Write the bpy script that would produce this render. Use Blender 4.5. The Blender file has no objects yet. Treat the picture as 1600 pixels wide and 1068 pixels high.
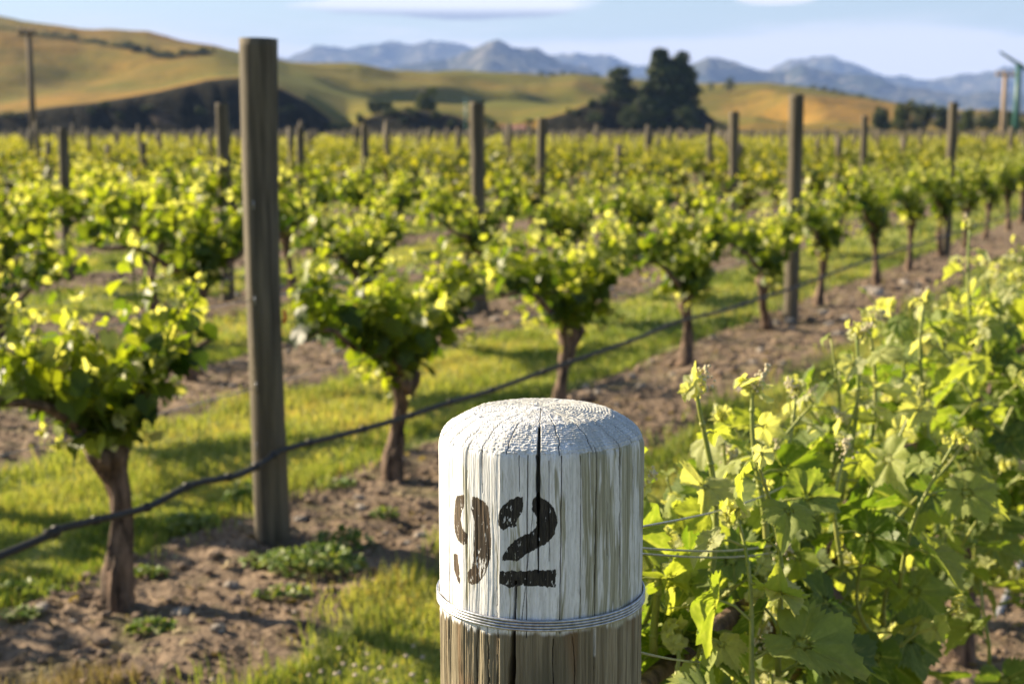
import bpy, math, random
import numpy as np
from mathutils import Vector, Matrix
PI = math.pi
RNG = np.random.default_rng(92)
random.seed(92)
SC = bpy.context.scene
COL = SC.collection

# ------------------------------------------------------------------ camera, sky, sun, exposure
EYE = 1.56; FPX = 2222.0; TH = math.atan(327/FPX)
cam_d = bpy.data.cameras.new('camera'); cam = bpy.data.objects.new('camera', cam_d); COL.objects.link(cam)
cam.location = (0, 0, EYE); cam.rotation_euler = (PI/2-TH, 0, 0)
cam_d.sensor_width = 36; cam_d.lens = FPX/1600*36; cam_d.clip_start = 0.05; cam_d.clip_end = 60000
cam_d.dof.use_dof = True; cam_d.dof.focus_distance = 1.27; cam_d.dof.aperture_fstop = 8.4
SC.camera = cam
SUN_AZ = math.radians(-67); SUN_EL = math.radians(24)
SDIR = Vector((math.sin(SUN_AZ)*math.cos(SUN_EL), math.cos(SUN_AZ)*math.cos(SUN_EL), math.sin(SUN_EL)))
sd = bpy.data.lights.new('sun', 'SUN'); sun = bpy.data.objects.new('sun', sd); COL.objects.link(sun)
sd.energy = 5.0; sd.angle = math.radians(0.5); sd.color = (1.0, 0.84, 0.60)
sun.rotation_euler = SDIR.to_track_quat('Z', 'Y').to_euler(); sun.location = (-30, 10, 30)
SC.view_settings.view_transform = 'Standard'; SC.view_settings.look = 'None'
SC.view_settings.gamma = 1; SC.view_settings.exposure = 1.62
SC.cycles.use_denoising = True
SC.cycles.max_bounces = 8; SC.cycles.diffuse_bounces = 3; SC.cycles.glossy_bounces = 2
SC.cycles.transmission_bounces = 4; SC.cycles.volume_bounces = 0; SC.cycles.transparent_max_bounces = 4
SC.cycles.sample_clamp_indirect = 6; SC.cycles.caustics_reflective = False; SC.cycles.caustics_refractive = False

class NT:
    """small helper for node trees"""
    def __init__(s, tree): s.t = tree; s.n = tree.nodes; s.l = tree.links
    def node(s, typ, **kw):
        nd = s.n.new(typ)
        for k, v in kw.items(): setattr(nd, k, v)
        return nd
    def link(s, a, b): s.l.new(a, b)
    def put(s, sock, v):
        if hasattr(v, 'links') or isinstance(v, bpy.types.NodeSocket): s.l.new(v, sock)
        else: sock.default_value = v
    def m(s, op, a, b=0.0, c=0.0, clamp=False):
        nd = s.n.new('ShaderNodeMath'); nd.operation = op; nd.use_clamp = clamp
        s.put(nd.inputs[0], a); s.put(nd.inputs[1], b)
        if op in ('MULTIPLY_ADD', 'SMOOTH_MIN', 'SMOOTH_MAX'): s.put(nd.inputs[2], c)
        return nd.outputs[0]
    def smooth(s, v, a, b):
        nd = s.n.new('ShaderNodeMapRange'); nd.interpolation_type = 'SMOOTHSTEP'
        s.put(nd.inputs[0], v); nd.inputs[1].default_value = a; nd.inputs[2].default_value = b
        return nd.outputs[0]
    def mix(s, f, a, b):
        nd = s.n.new('ShaderNodeMix'); nd.data_type = 'RGBA'
        s.put(nd.inputs[0], f)
        for sk, v in ((nd.inputs[6], a), (nd.inputs[7], b)):
            if isinstance(v, tuple): sk.default_value = (*v[:3], 1)
            else: s.l.new(v, sk)
        return nd.outputs[2]
    def noise(s, vec, scale, detail=3.0, rough=0.55, out=0):
        nd = s.n.new('ShaderNodeTexNoise'); nd.inputs['Scale'].default_value = scale
        nd.inputs['Detail'].default_value = detail; nd.inputs['Roughness'].default_value = rough
        if vec is not None: s.l.new(vec, nd.inputs['Vector'])
        return nd.outputs[out]
    def mapping(s, vec, scale=(1, 1, 1), rot=(0, 0, 0), loc=(0, 0, 0)):
        nd = s.n.new('ShaderNodeMapping'); nd.inputs['Scale'].default_value = scale
        nd.inputs['Rotation'].default_value = rot; nd.inputs['Location'].default_value = loc
        s.l.new(vec, nd.inputs['Vector']); return nd.outputs[0]
    def attr(s, name, out='Fac'):
        nd = s.n.new('ShaderNodeAttribute'); nd.attribute_name = name; return nd.outputs[out]

def sky_world():
    w = bpy.data.worlds.new('World'); SC.world = w; w.use_nodes = True
    nt = NT(w.node_tree); nt.n.clear()
    out = nt.node('ShaderNodeOutputWorld'); bg = nt.node('ShaderNodeBackground')
    sky = nt.node('ShaderNodeTexSky', sky_type='NISHITA')
    sky.sun_disc = False; sky.sun_elevation = SUN_EL; sky.sun_rotation = SUN_AZ
    sky.air_density = 1.0; sky.dust_density = 0.6; sky.ozone_density = 1.1; sky.altitude = 100
    tc = nt.node('ShaderNodeTexCoord'); sp = nt.node('ShaderNodeSeparateXYZ')
    nt.link(tc.outputs['Generated'], sp.inputs[0])
    x, y, z = sp.outputs
    az = nt.m('ARCTAN2', x, y); hyp = nt.m('SQRT', nt.m('ADD', nt.m('MULTIPLY', x, x), nt.m('MULTIPLY', y, y)))
    el = nt.m('DIVIDE', z, nt.m('MAXIMUM', hyp, 0.001))
    cb = nt.node('ShaderNodeCombineXYZ'); nt.put(cb.inputs[0], az); nt.put(cb.inputs[1], nt.m('MULTIPLY', el, 5.0))
    n1 = nt.noise(cb.outputs[0], 9.0, 6.0, 0.6); n2 = nt.noise(nt.mapping(cb.outputs[0], (1, 1.6, 1), loc=(3, 1, 2)), 5.0, 5.0, 0.55)
    def blob(a0, e0, ra, re, amp=1.0, th=0.35):
        da = nt.m('DIVIDE', nt.m('SUBTRACT', az, a0), ra); de = nt.m('DIVIDE', nt.m('SUBTRACT', el, e0), re)
        d = nt.m('ADD', nt.m('MULTIPLY', da, da), nt.m('MULTIPLY', de, de))
        v = nt.m('ADD', nt.m('SUBTRACT', 1.0, d), nt.m('MULTIPLY', nt.m('SUBTRACT', n1, 0.5), 2.2))
        return nt.m('MULTIPLY', nt.smooth(v, 0.0, th*2.2), amp)
    A = lambda px: math.atan((px-800)/FPX); Ee = lambda py: math.tan(math.atan((534-py)/FPX)-TH)
    big = blob(A(715), Ee(7), 0.115, 0.0110, 1.0, 0.2)
    puff = blob(A(1200), Ee(2), 0.03, 0.0045, 0.9, 0.25)
    puff2 = blob(A(1545), Ee(0), 0.03, 0.004, 0.8, 0.25)
    band = nt.m('MULTIPLY', nt.smooth(nt.m('ADD', n2, nt.m('MULTIPLY', nt.smooth(el, 0.075, 0.05), 0.18)), 0.44, 0.64), 0.95)
    band = nt.m('MULTIPLY', band, nt.smooth(el, 0.085, 0.06))
    high = nt.m('MULTIPLY', nt.smooth(nt.noise(nt.mapping(cb.outputs[0], (1, .5, 1)), 4.0, 5.0), 0.5, 0.72), nt.smooth(el, 0.12, 0.3))
    high = nt.m('MULTIPLY', high, 0.12)
    shade = nt.smooth(el, Ee(28), Ee(8))
    gz = nt.mix(shade, (3.1, 3.3, 3.9), (8.2, 8.2, 8.4))
    base = nt.mix(nt.m('MULTIPLY', nt.smooth(el, 0.13, 0.02), 0.5), sky.outputs[0], (6.8, 7.4, 7.7))
    c = nt.mix(band, base, (7.9, 7.7, 8.0))
    c = nt.mix(high, c, (7, 7, 7.3))
    c = nt.mix(nt.m('MAXIMUM', puff, puff2), c, (8.4, 8.1, 8.0))
    c = nt.mix(big, c, gz)
    nt.link(c, bg.inputs[0]); bg.inputs[1].default_value = 0.050
    nt.link(bg.outputs[0], out.inputs[0])
sky_world()

# ------------------------------------------------------------------ helpers
def ray(px, py):
    x = (px-800)/FPX; y = (py-534)/FPX; c, s = math.cos(TH), math.sin(TH)
    return Vector((x, c-y*s, -s-y*c))
def pixdir(px, py):
    r = ray(px, py); return math.atan2(r.x, r.y), r.z/math.hypot(r.x, r.y)
ROW = math.radians(27); D2 = np.array([math.sin(ROW), math.cos(ROW)]); N2 = np.array([-D2[1], D2[0]])
ROWZ = PI/2-ROW
def row_xy(p, s): return N2*p + D2*s
def on_row(px, py, p):
    r = ray(px, py); t = p/(r.x*N2[0]+r.y*N2[1]); return Vector((r.x*t, r.y*t, r.z*t+EYE))
def on_ground(px, py):
    r = ray(px, py); t = -EYE/r.z; return Vector((r.x*t, r.y*t, 0))

def _hash(ix, iy, seed):
    h = (ix.astype(np.int64)*374761393 + iy.astype(np.int64)*668265263 + seed*974634777) & 0xffffffff
    h = ((h ^ (h >> 13))*1274126177) & 0xffffffff
    h = (h ^ (h >> 16)) & 0xffffffff
    return h/4294967295.0
def vnoise(x, y, seed=0):
    x = np.asarray(x, float); y = np.asarray(y, float)
    ix = np.floor(x); iy = np.floor(y); fx = x-ix; fy = y-iy
    fx = fx*fx*(3-2*fx); fy = fy*fy*(3-2*fy)
    ix = ix.astype(np.int64); iy = iy.astype(np.int64)
    a = _hash(ix, iy, seed); b = _hash(ix+1, iy, seed); c = _hash(ix, iy+1, seed); d = _hash(ix+1, iy+1, seed)
    return (a*(1-fx)+b*fx)*(1-fy)+(c*(1-fx)+d*fx)*fy
def fbm(x, y, seed=0, oct=4, gain=0.5):
    t = 0; a = 1; s = 0
    for k in range(oct):
        t = t+a*vnoise(x*2**k, y*2**k, seed+k*17); s += a; a *= gain
    return t/s-0.5
def sstep(a, b, x):
    t = np.clip((x-a)/(b-a), 0, 1); return t*t*(3-2*t)

def build(name, V, F, mat, parent=None, attrs=None, smooth=True, cols=None, mats=None, midx=None):
    V = np.ascontiguousarray(V, dtype=np.float32).reshape(-1, 3)
    if isinstance(F, np.ndarray): F = [F]
    F = [np.asarray(f, dtype=np.int32) for f in F if len(f)]
    me = bpy.data.meshes.new(name)
    me.vertices.add(len(V)); me.vertices.foreach_set('co', V.ravel())
    loops = np.concatenate([f.ravel() for f in F]); tot = np.concatenate([np.full(len(f), f.shape[1], np.int32) for f in F])
    me.loops.add(len(loops)); me.loops.foreach_set('vertex_index', loops)
    me.polygons.add(len(tot))
    st = np.concatenate([[0], np.cumsum(tot)[:-1]]).astype(np.int32)
    me.polygons.foreach_set('loop_start', st)
    me.polygons.foreach_set('use_smooth', np.full(len(tot), smooth))
    me.update(calc_edges=True)
    for k, v in (attrs or {}).items():
        a = me.attributes.new(k, 'FLOAT', 'POINT'); a.data.foreach_set('value', np.asarray(v, np.float32).ravel())
    for k, v in (cols or {}).items():
        a = me.attributes.new(k, 'FLOAT_COLOR', 'POINT')
        c = np.ones((len(V), 4), np.float32); c[:, :3] = v; a.data.foreach_set('color', c.ravel())
    me.materials.append(mat)
    for m2 in (mats or []): me.materials.append(m2)
    if midx is not None: me.polygons.foreach_set('material_index', np.asarray(midx, np.int32))
    o = bpy.data.objects.new(name, me); COL.objects.link(o)
    if parent is not None: o.parent = parent
    return o

class Acc:
    def __init__(s): s.V = []; s.F = {}; s.n = 0; s.A = {}
    def add(s, V, F, **attrs):
        V = np.asarray(V, float).reshape(-1, 3)
        if isinstance(F, np.ndarray): F = [F]
        for f in F:
            f = np.asarray(f)
            if len(f): s.F.setdefault(f.shape[1], []).append(f+s.n)
        for k in set(list(attrs)+list(s.A)):
            v = attrs.get(k, 0.5)
            if k not in s.A: s.A[k] = [np.full(s.n, 0.5)] if s.n else []
            s.A[k].append(np.broadcast_to(np.asarray(v, float), (len(V),)))
        s.V.append(V); s.n += len(V)
    def build(s, name, mat, parent=None, smooth=True):
        return build(name, np.concatenate(s.V), [np.concatenate(f) for f in s.F.values()], mat, parent,
                     {k: np.concatenate(v) for k, v in s.A.items()}, smooth)

def tube(pts, rad, seg=8, cap=True, rough=0.0, seed=0):
    P = np.asarray(pts, float); n = len(P); rad = np.broadcast_to(np.asarray(rad, float), (n,))
    T = np.gradient(P, axis=0); T /= np.linalg.norm(T, axis=1)[:, None]+1e-12
    up = np.array([0.13, 0.21, 1.0]) if abs(T[0, 2]) < 0.9 else np.array([1.0, 0.1, 0.2])
    U = np.zeros_like(P); u = up
    for i in range(n):
        u = u-T[i]*(u@T[i]); u /= np.linalg.norm(u); U[i] = u
    W = np.cross(T, U); a = np.arange(seg)*2*PI/seg
    R = rad[:, None]*np.ones((1, seg))
    if rough:
        ii = np.arange(n)[:, None]*np.ones((1, seg)); aa = a[None]*np.ones((n, 1))
        R = R*(1+rough*2*fbm(aa*seg/6.0, ii*0.35, seed, 3))
    V = P[:, None]+R[..., None]*(np.cos(a)[None, :, None]*U[:, None]+np.sin(a)[None, :, None]*W[:, None])
    i = np.arange(n-1)[:, None]*seg; j = np.arange(seg)[None]; k = (j+1) % seg
    F = np.stack([i+j, i+k, i+seg+k, i+seg+j], -1).reshape(-1, 4)
    V = V.reshape(-1, 3); Fs = [F]
    if cap:
        c0 = len(V); V = np.vstack([V, P[:1], P[-1:]])
        jj = np.arange(seg); kk = (jj+1) % seg
        Fs.append(np.stack([np.full(seg, c0), kk, jj], -1))
        Fs.append(np.stack([np.full(seg, c0+1), (n-1)*seg+jj, (n-1)*seg+kk], -1))
    return V, Fs

def tag(o, label=None, cat=None, group=None, kind=None):
    if label: o['label'] = label
    if cat: o['category'] = cat
    if group: o['group'] = group
    if kind: o['kind'] = kind
    return o
def thing(name, loc, label, cat, group=None, rz=0.0):
    o = bpy.data.objects.new(name, None); COL.objects.link(o); o.empty_display_size = 0.1
    o.location = loc; o.rotation_euler = (0, 0, rz)
    return tag(o, label, cat, group)
def dup(root, loc, rz=None, label=None, group=None, scale=None):
    r = root.copy(); COL.objects.link(r); r.location = loc
    if rz is not None: r.rotation_euler = (r.rotation_euler[0], r.rotation_euler[1], rz)
    if scale is not None: r.scale = scale
    if label: r['label'] = label
    if group: r['group'] = group
    for ch in list(root.children):
        c = ch.copy(); COL.objects.link(c); c.parent = r
        for g in list(ch.children):
            d = g.copy(); COL.objects.link(d); d.parent = c
    return r

# ------------------------------------------------------------------ materials
def mat(name):
    m = bpy.data.materials.new(name); m.use_nodes = True
    nt = NT(m.node_tree); nt.n.clear()
    out = nt.node('ShaderNodeOutputMaterial'); p = nt.node('ShaderNodeBsdfPrincipled')
    nt.link(p.outputs[0], out.inputs[0])
    return m, nt, p, out
def bump(nt, p, h, strength=0.5, dist=0.01):
    b = nt.node('ShaderNodeBump'); b.inputs['Strength'].default_value = strength; b.inputs['Distance'].default_value = dist
    nt.link(h, b.inputs['Height']); nt.link(b.outputs[0], p.inputs['Normal']); return b

def leaf_mat(name, dark, mid, young, trans=0.42, tcol=2.2, veins=False, rough=0.42, tip=(0.55, 0.50, 0.30), spec=0.5):
    """tone 0 = old dark leaf, 0.6 = bright leaf, 1 = pale downy tip leaf"""
    m, nt, p, out = mat(name)
    tc = nt.node('ShaderNodeTexCoord'); o = tc.outputs['Object']
    t = nt.attr('tone')
    n = nt.noise(o, 9.0, 2.0)
    tt = nt.m('ADD', t, nt.m('MULTIPLY', nt.m('SUBTRACT', n, 0.5), 0.25))
    r = nt.node('ShaderNodeValToRGB'); nt.link(tt, r.inputs[0]); cr = r.color_ramp
    cr.elements[0].position = 0.0; cr.elements[0].color = (*dark, 1)
    cr.elements[1].position = 1.0; cr.elements[1].color = (*tip, 1)
    e = cr.elements.new(0.38); e.color = (*mid, 1); e = cr.elements.new(0.72); e.color = (*young, 1)
    c = r.outputs[0]
    geo = nt.node('ShaderNodeNewGeometry')
    if veins:
        v = nt.attr('vein')
        c = nt.mix(nt.m('MULTIPLY', v, 0.6), c, (0.42, 0.46, 0.16))
        fine = nt.noise(o, 160.0, 4.0, 0.6)
        c = nt.mix(nt.m('MULTIPLY', nt.smooth(fine, 0.35, 0.75), 0.25), c, (0.05, 0.09, 0.012))
        spots = nt.smooth(nt.noise(o, 45.0, 3.0, 0.7), 0.66, 0.74)
        c = nt.mix(nt.m('MULTIPLY', spots, 0.45), c, (0.26, 0.22, 0.06))
        h = nt.m('SUBTRACT', nt.m('MULTIPLY', fine, 0.6), nt.m('MULTIPLY', v, 0.8))
        bump(nt, p, h, 0.7, 0.0012)
    under = nt.mix(0.30, c, (0.26, 0.30, 0.12))
    cc = nt.mix(geo.outputs['Backfacing'], c, under)
    nt.link(cc, p.inputs['Base Color'])
    nt.put(p.inputs['Roughness'], nt.m('ADD', rough, nt.m('MULTIPLY', geo.outputs['Backfacing'], 0.25)))
    p.inputs['Specular IOR Level'].default_value = spec
    tr = nt.node('ShaderNodeBsdfTranslucent')
    hsv = nt.node('ShaderNodeMix', data_type='RGBA', blend_type='MULTIPLY')
    hsv.inputs[0].default_value = 1.0; nt.link(c, hsv.inputs[6]); hsv.inputs[7].default_value = (tcol*1.04, tcol, tcol*0.36, 1)
    hsv.clamp_result = True
    nt.link(hsv.outputs[2], tr.inputs['Color'])
    if 'Normal' in p.inputs and p.inputs['Normal'].is_linked: nt.link(p.inputs['Normal'].links[0].from_socket, tr.inputs['Normal'])
    mx = nt.node('ShaderNodeMixShader'); mx.inputs[0].default_value = trans
    nt.link(p.outputs[0], mx.inputs[1]); nt.link(tr.outputs[0], mx.inputs[2]); nt.link(mx.outputs[0], out.inputs[0])
    return m
M = {}
M['vine_near'] = leaf_mat('vine_leaf_near', (0.019, 0.048, 0.007), (0.100, 0.160, 0.020), (0.30, 0.34, 0.075), 0.47, 2.2, True, 0.46, (0.56, 0.54, 0.36), 0.35)
M['vine_mid'] = leaf_mat('vine_leaf', (0.014, 0.035, 0.005), (0.070, 0.112, 0.009), (0.225, 0.265, 0.024), 0.48, 2.3, False, 0.46, (0.50, 0.48, 0.26), 0.4)
M['vine_far'] = leaf_mat('vine_leaf_far', (0.015, 0.032, 0.005), (0.080, 0.105, 0.009), (0.235, 0.225, 0.022), 0.40, 2.2, False, 0.5, (0.40, 0.38, 0.12), 0.3)
M['grass'] = leaf_mat('grass_blades', (0.036, 0.072, 0.010), (0.140, 0.195, 0.034), (0.35, 0.37, 0.125), 0.36, 1.8, False, 0.55, (0.42, 0.33, 0.14), 0.25)
M['straw'] = leaf_mat('dry_straw', (0.10, 0.08, 0.04), (0.20, 0.15, 0.08), (0.33, 0.26, 0.15), 0.25, 1.2, False, 0.7, (0.42, 0.35, 0.22), 0.2)
M['weed'] = leaf_mat('weed_leaves', (0.04, 0.09, 0.015), (0.10, 0.18, 0.03), (0.22, 0.27, 0.08), 0.3, 1.6, False, 0.5, (0.5, 0.5, 0.3), 0.3)
M['tree'] = leaf_mat('tree_foliage', (0.010, 0.018, 0.006), (0.022, 0.038, 0.010), (0.05, 0.07, 0.016), 0.12, 1.3, False, 0.6, (0.09, 0.10, 0.03), 0.15)
M['tree_light'] = leaf_mat('light_tree_foliage', (0.020, 0.034, 0.008), (0.045, 0.065, 0.012), (0.085, 0.10, 0.02), 0.2, 1.4, False, 0.6, (0.14, 0.13, 0.04), 0.15)

def simple(name, base, rough=0.8, var=0.3, scale=30.0, stretch=(1, 1, 1), bs=0.4, bd=0.004, metal=0.0, other=None):
    m, nt, p, out = mat(name)
    tc = nt.node('ShaderNodeTexCoord'); v = nt.mapping(tc.outputs['Object'], stretch)
    n = nt.noise(v, scale, 5.0, 0.65)
    oth = other or tuple(min(1, b*(1+var*1.6)) for b in base)
    c = nt.mix(nt.smooth(n, 0.3, 0.72), tuple(b*(1-var) for b in base), oth)
    nt.link(c, p.inputs['Base Color']); p.inputs['Roughness'].default_value = rough; p.inputs['Metallic'].default_value = metal
    if bs: bump(nt, p, n, bs, bd)
    return m
M['bark'] = simple('vine_bark', (0.060, 0.037, 0.025), 0.9, 0.5, 34.0, (1, 1, 0.16), 1.0, 0.02, other=(0.26, 0.17, 0.115))
M['cane'] = simple('cane', (0.15, 0.09, 0.045), 0.75, 0.35, 60.0, (1, 1, 1), 0.6, 0.002)
M['stem'] = simple('green_stem', (0.22, 0.30, 0.05), 0.5, 0.2, 50.0, (1, 1, 0.3), 0.2, 0.001, other=(0.34, 0.33, 0.09))
M['hose'] = simple('drip_hose', (0.018, 0.017, 0.018), 0.55, 0.3, 20.0, bs=0.1)
M['greyhose'] = simple('grey_hose', (0.20, 0.20, 0.22), 0.6, 0.3, 20.0, bs=0.1)
M['wire'] = simple('galvanised_wire', (0.42, 0.43, 0.46), 0.38, 0.25, 200.0, metal=0.85, bs=0.1, bd=0.0005)
M['post'] = simple('weathered_post', (0.085, 0.070, 0.048), 0.85, 0.4, 30.0, (1, 1, 0.06), 0.9, 0.008, other=(0.17, 0.14, 0.095))
M['pale_pole'] = simple('pale_pole', (0.34, 0.25, 0.17), 0.85, 0.25, 8.0, (1, 1, 0.1), 0.4)
M['dark_pole'] = simple('brown_pole', (0.13, 0.10, 0.07), 0.85, 0.25, 8.0, (1, 1, 0.1), 0.4)
M['teal'] = simple('teal_paint', (0.03, 0.115, 0.10), 0.45, 0.15, 2.0, bs=0.05)
M['blade'] = simple('grey_blade', (0.10, 0.20, 0.22), 0.4, 0.15, 2.0, bs=0.05)
M['stone'] = simple('stone', (0.30, 0.26, 0.22), 0.85, 0.3, 30.0, bs=0.7, bd=0.004)
M['clod'] = simple('soil_clod', (0.19, 0.135, 0.095), 0.95, 0.4, 40.0, bs=0.6, bd=0.004)
M['red'] = simple('red_clip', (0.55, 0.02, 0.015), 0.5, 0.1, 20.0, bs=0.0)
M['trunk'] = simple('tree_bark', (0.06, 0.045, 0.035), 0.9, 0.3, 2.0, (1, 1, 0.3), 0.6, 0.05)
M['clover'] = simple('clover_head', (0.52, 0.42, 0.34), 0.8, 0.2, 200.0, bs=0.5, bd=0.002)
M['budflower'] = simple('flower_bud', (0.62, 0.50, 0.36), 0.7, 0.25, 300.0, bs=0.3, bd=0.001, other=(0.75, 0.70, 0.42))
M['roofm'] = simple('shed_roof', (0.42, 0.20, 0.13), 0.6, 0.2, 2.0)
M['wallm'] = simple('shed_wall', (0.5, 0.42, 0.33), 0.8, 0.15, 2.0)

def ground_mat():
    m, nt, p, out = mat('vineyard_ground')
    tc = nt.node('ShaderNodeTexCoord'); o = tc.outputs['Object']
    sp = nt.node('ShaderNodeSeparateXYZ'); nt.link(o, sp.inputs[0])
    pp = nt.m('ADD', nt.m('MULTIPLY', sp.outputs[0], float(N2[0])), nt.m('MULTIPLY', sp.outputs[1], float(N2[1])))
    # distance to the nearest row line; rows 2.58 m apart from 0.62
    q = nt.m('SUBTRACT', pp, 0.45-1.29)
    q = nt.m('ABSOLUTE', nt.m('SUBTRACT', nt.m('MODULO', nt.m('ADD', q, 258.0*20), 2.58), 1.29))
    ne = nt.noise(o, 2.6, 4.0, 0.6)
    soil = nt.smooth(nt.m('ADD', q, nt.m('MULTIPLY', nt.m('SUBTRACT', ne, 0.5), 0.55)), 0.64, 0.50)
    hyp = nt.m('SQRT', nt.m('ADD', nt.m('MULTIPLY', sp.outputs[0], sp.outputs[0]), nt.m('MULTIPLY', sp.outputs[1], sp.outputs[1])))
    soil = nt.m('MULTIPLY', soil, nt.smooth(hyp, 440, 425))
    a = nt.noise(o, 7.0, 6.0, 0.65); b = nt.noise(o, 45.0, 4.0, 0.6)
    sc = nt.mix(nt.smooth(a, 0.3, 0.7), (0.09, 0.062, 0.042), (0.26, 0.19, 0.132))
    sc = nt.mix(nt.m('MULTIPLY', nt.smooth(b, 0.5, 0.75), 0.6), sc, (0.38, 0.29, 0.20))
    sc = nt.mix(nt.m('MULTIPLY', nt.smooth(nt.noise(o, 3.1, 4.0), 0.52, 0.66), 0.35), sc, (0.09, 0.115, 0.03))
    gc = nt.mix(nt.smooth(nt.noise(o, 3.0, 5.0, 0.65), 0.35, 0.68), (0.12, 0.165, 0.026), (0.31, 0.32, 0.095))
    gc = nt.mix(nt.m('MULTIPLY', nt.smooth(nt.noise(o, 26.0, 4.0, 0.7), 0.48, 0.7), 0.5), gc, (0.24, 0.22, 0.07))
    c = nt.mix(soil, gc, sc)
    nt.link(c, p.inputs['Base Color']); p.inputs['Roughness'].default_value = 0.95; p.inputs['Specular IOR Level'].default_value = 0.2
    h = nt.m('ADD', a, nt.m('MULTIPLY', b, 0.5))
    bump(nt, p, h, 0.9, 0.03)
    return m
M['ground'] = ground_mat()

def hills_mat():
    m, nt, p, out = mat('hill_grass')
    tc = nt.node('ShaderNodeTexCoord'); o = tc.outputs['Object']
    a = nt.noise(o, 0.009, 7.0, 0.65); b = nt.noise(nt.mapping(o, (1, 0.35, 1)), 0.03, 6.0, 0.65); f = nt.noise(o, 0.25, 4.0, 0.7)
    c = nt.mix(nt.smooth(a, 0.36, 0.62), (0.27, 0.155, 0.028), (0.125, 0.118, 0.016))
    c = nt.mix(nt.m('MULTIPLY', nt.smooth(b, 0.48, 0.66), 0.6), c, (0.36, 0.20, 0.042))
    c = nt.mix(nt.m('MULTIPLY', nt.smooth(f, 0.45, 0.7), 0.45), c, (0.10, 0.085, 0.02))
    c = nt.mix(nt.m('MULTIPLY', nt.smooth(nt.noise(o, 0.05, 6.0, 0.7), 0.47, 0.64), 0.65), c, (0.10, 0.075, 0.016))
    green = nt.attr('green')
    c = nt.mix(nt.m('MULTIPLY', green, 0.62), c, (0.115, 0.125, 0.016))
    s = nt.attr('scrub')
    sc = nt.mix(nt.smooth(f, 0.4, 0.65), (0.008, 0.009, 0.003), (0.024, 0.020, 0.008))  # scrub cover, near black so its colour also carries the bank's shade
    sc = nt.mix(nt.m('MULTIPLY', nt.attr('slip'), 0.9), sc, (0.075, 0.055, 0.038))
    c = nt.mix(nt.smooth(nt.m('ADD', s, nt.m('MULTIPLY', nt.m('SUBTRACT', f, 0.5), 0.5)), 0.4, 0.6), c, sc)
    nt.link(c, p.inputs['Base Color']); p.inputs['Roughness'].default_value = 1.0; p.inputs['Specular IOR Level'].default_value = 0.1
    bump(nt, p, f, 0.8, 1.2)
    return m
M['hills'] = hills_mat()
def mtn_mat():
    m, nt, p, out = mat('mountain_rock')
    tc = nt.node('ShaderNodeTexCoord'); o = tc.outputs['Object']
    a = nt.noise(o, 0.0025, 7.0, 0.65); b = nt.noise(nt.mapping(o, (1, 1, 0.4)), 0.012, 6.0, 0.7)
    c = nt.mix(nt.smooth(a, 0.42, 0.62), (0.035, 0.05, 0.04), (0.10, 0.10, 0.07))
    c = nt.mix(nt.m('MULTIPLY', nt.smooth(b, 0.52, 0.66), 0.8), c, (0.34, 0.29, 0.22))
    nt.link(c, p.inputs['Base Color']); p.inputs['Roughness'].default_value = 1.0; p.inputs['Specular IOR Level'].default_value = 0.1
    bump(nt, p, b, 0.8, 30.0)
    return m
M['mtn'] = mtn_mat()

# ------------------------------------------------------------------ ground sheet
def row_dist(x, y):
    pp = x*N2[0]+y*N2[1]
    return np.abs(np.mod(pp-(0.45-1.29), 2.58)-1.29)
def ground_h(x, y):
    r = np.hypot(x, y); q = row_dist(x, y)
    near = sstep(45, 20, r)
    soil = sstep(0.62, 0.40, q)
    h = soil*(0.030+0.055*fbm(x*5, y*5, 3, 4)+0.03*fbm(x*22, y*22, 9, 3)) + (1-soil)*0.02*fbm(x*3, y*3, 5, 3)
    h = h+0.05*fbm(x*0.7, y*0.7, 12, 2)
    return h*near
def polar(rings, az, hfun):
    Rg, Ag = np.meshgrid(rings, az, indexing='ij')
    X = Rg*np.sin(Ag); Y = Rg*np.cos(Ag); Z = hfun(X, Y)
    n, k = Rg.shape
    i = np.arange(n-1)[:, None]*k; j = np.arange(k-1)[None]
    F = np.stack([i+j, i+j+1, i+k+j+1, i+k+j], -1).reshape(-1, 4)[:, ::-1]
    return np.stack([X, Y, Z], -1), F
def make_ground():
    rings = np.concatenate([[0.02, 0.5, 1.0, 1.6, 2.2], 2.6*np.exp(np.arange(0, 300)*0.0088), np.geomspace(37, 13300, 40)])
    dense = np.radians(np.linspace(-30, 30, 620)); rest = np.radians(np.linspace(30, 330, 101)[1:])
    az = np.concatenate([dense, rest])
    V, F = polar(rings, az, ground_h)
    build('ground', V, F, M['ground'])['kind'] = 'structure'
make_ground()

# ------------------------------------------------------------------ hills (one terrain sheet)
def table(xs_ys):
    A = [];
    for px, py in xs_ys: a, e = pixdir(px, py); A.append((a, e))
    A = np.array(A); return lambda az: np.interp(az, A[:, 0], A[:, 1])
CREST = table([(-900, 190), (-300, 195), (0, 180), (75, 168), (150, 160), (250, 143), (320, 126), (390, 120), (440, 140), (480, 160), (520, 190), (545, 206),
               (570, 186), (600, 176), (650, 172), (700, 178), (745, 192), (800, 198), (850, 186), (880, 178), (930, 158), (965, 141), (1010, 141), (1060, 150), (1100, 174),
               (1140, 206), (1200, 207), (1300, 207), (1500, 205), (1800, 205), (2600, 205)])
MID = table([(-900, 150), (-300, 130), (0, 150), (130, 142), (260, 132), (340, 118), (420, 122), (500, 142), (600, 160), (700, 164), (800, 160), (900, 165), (1000, 175),
             (1100, 192), (1180, 176), (1260, 188), (1400, 192), (1600, 200), (2600, 200)])
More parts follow.
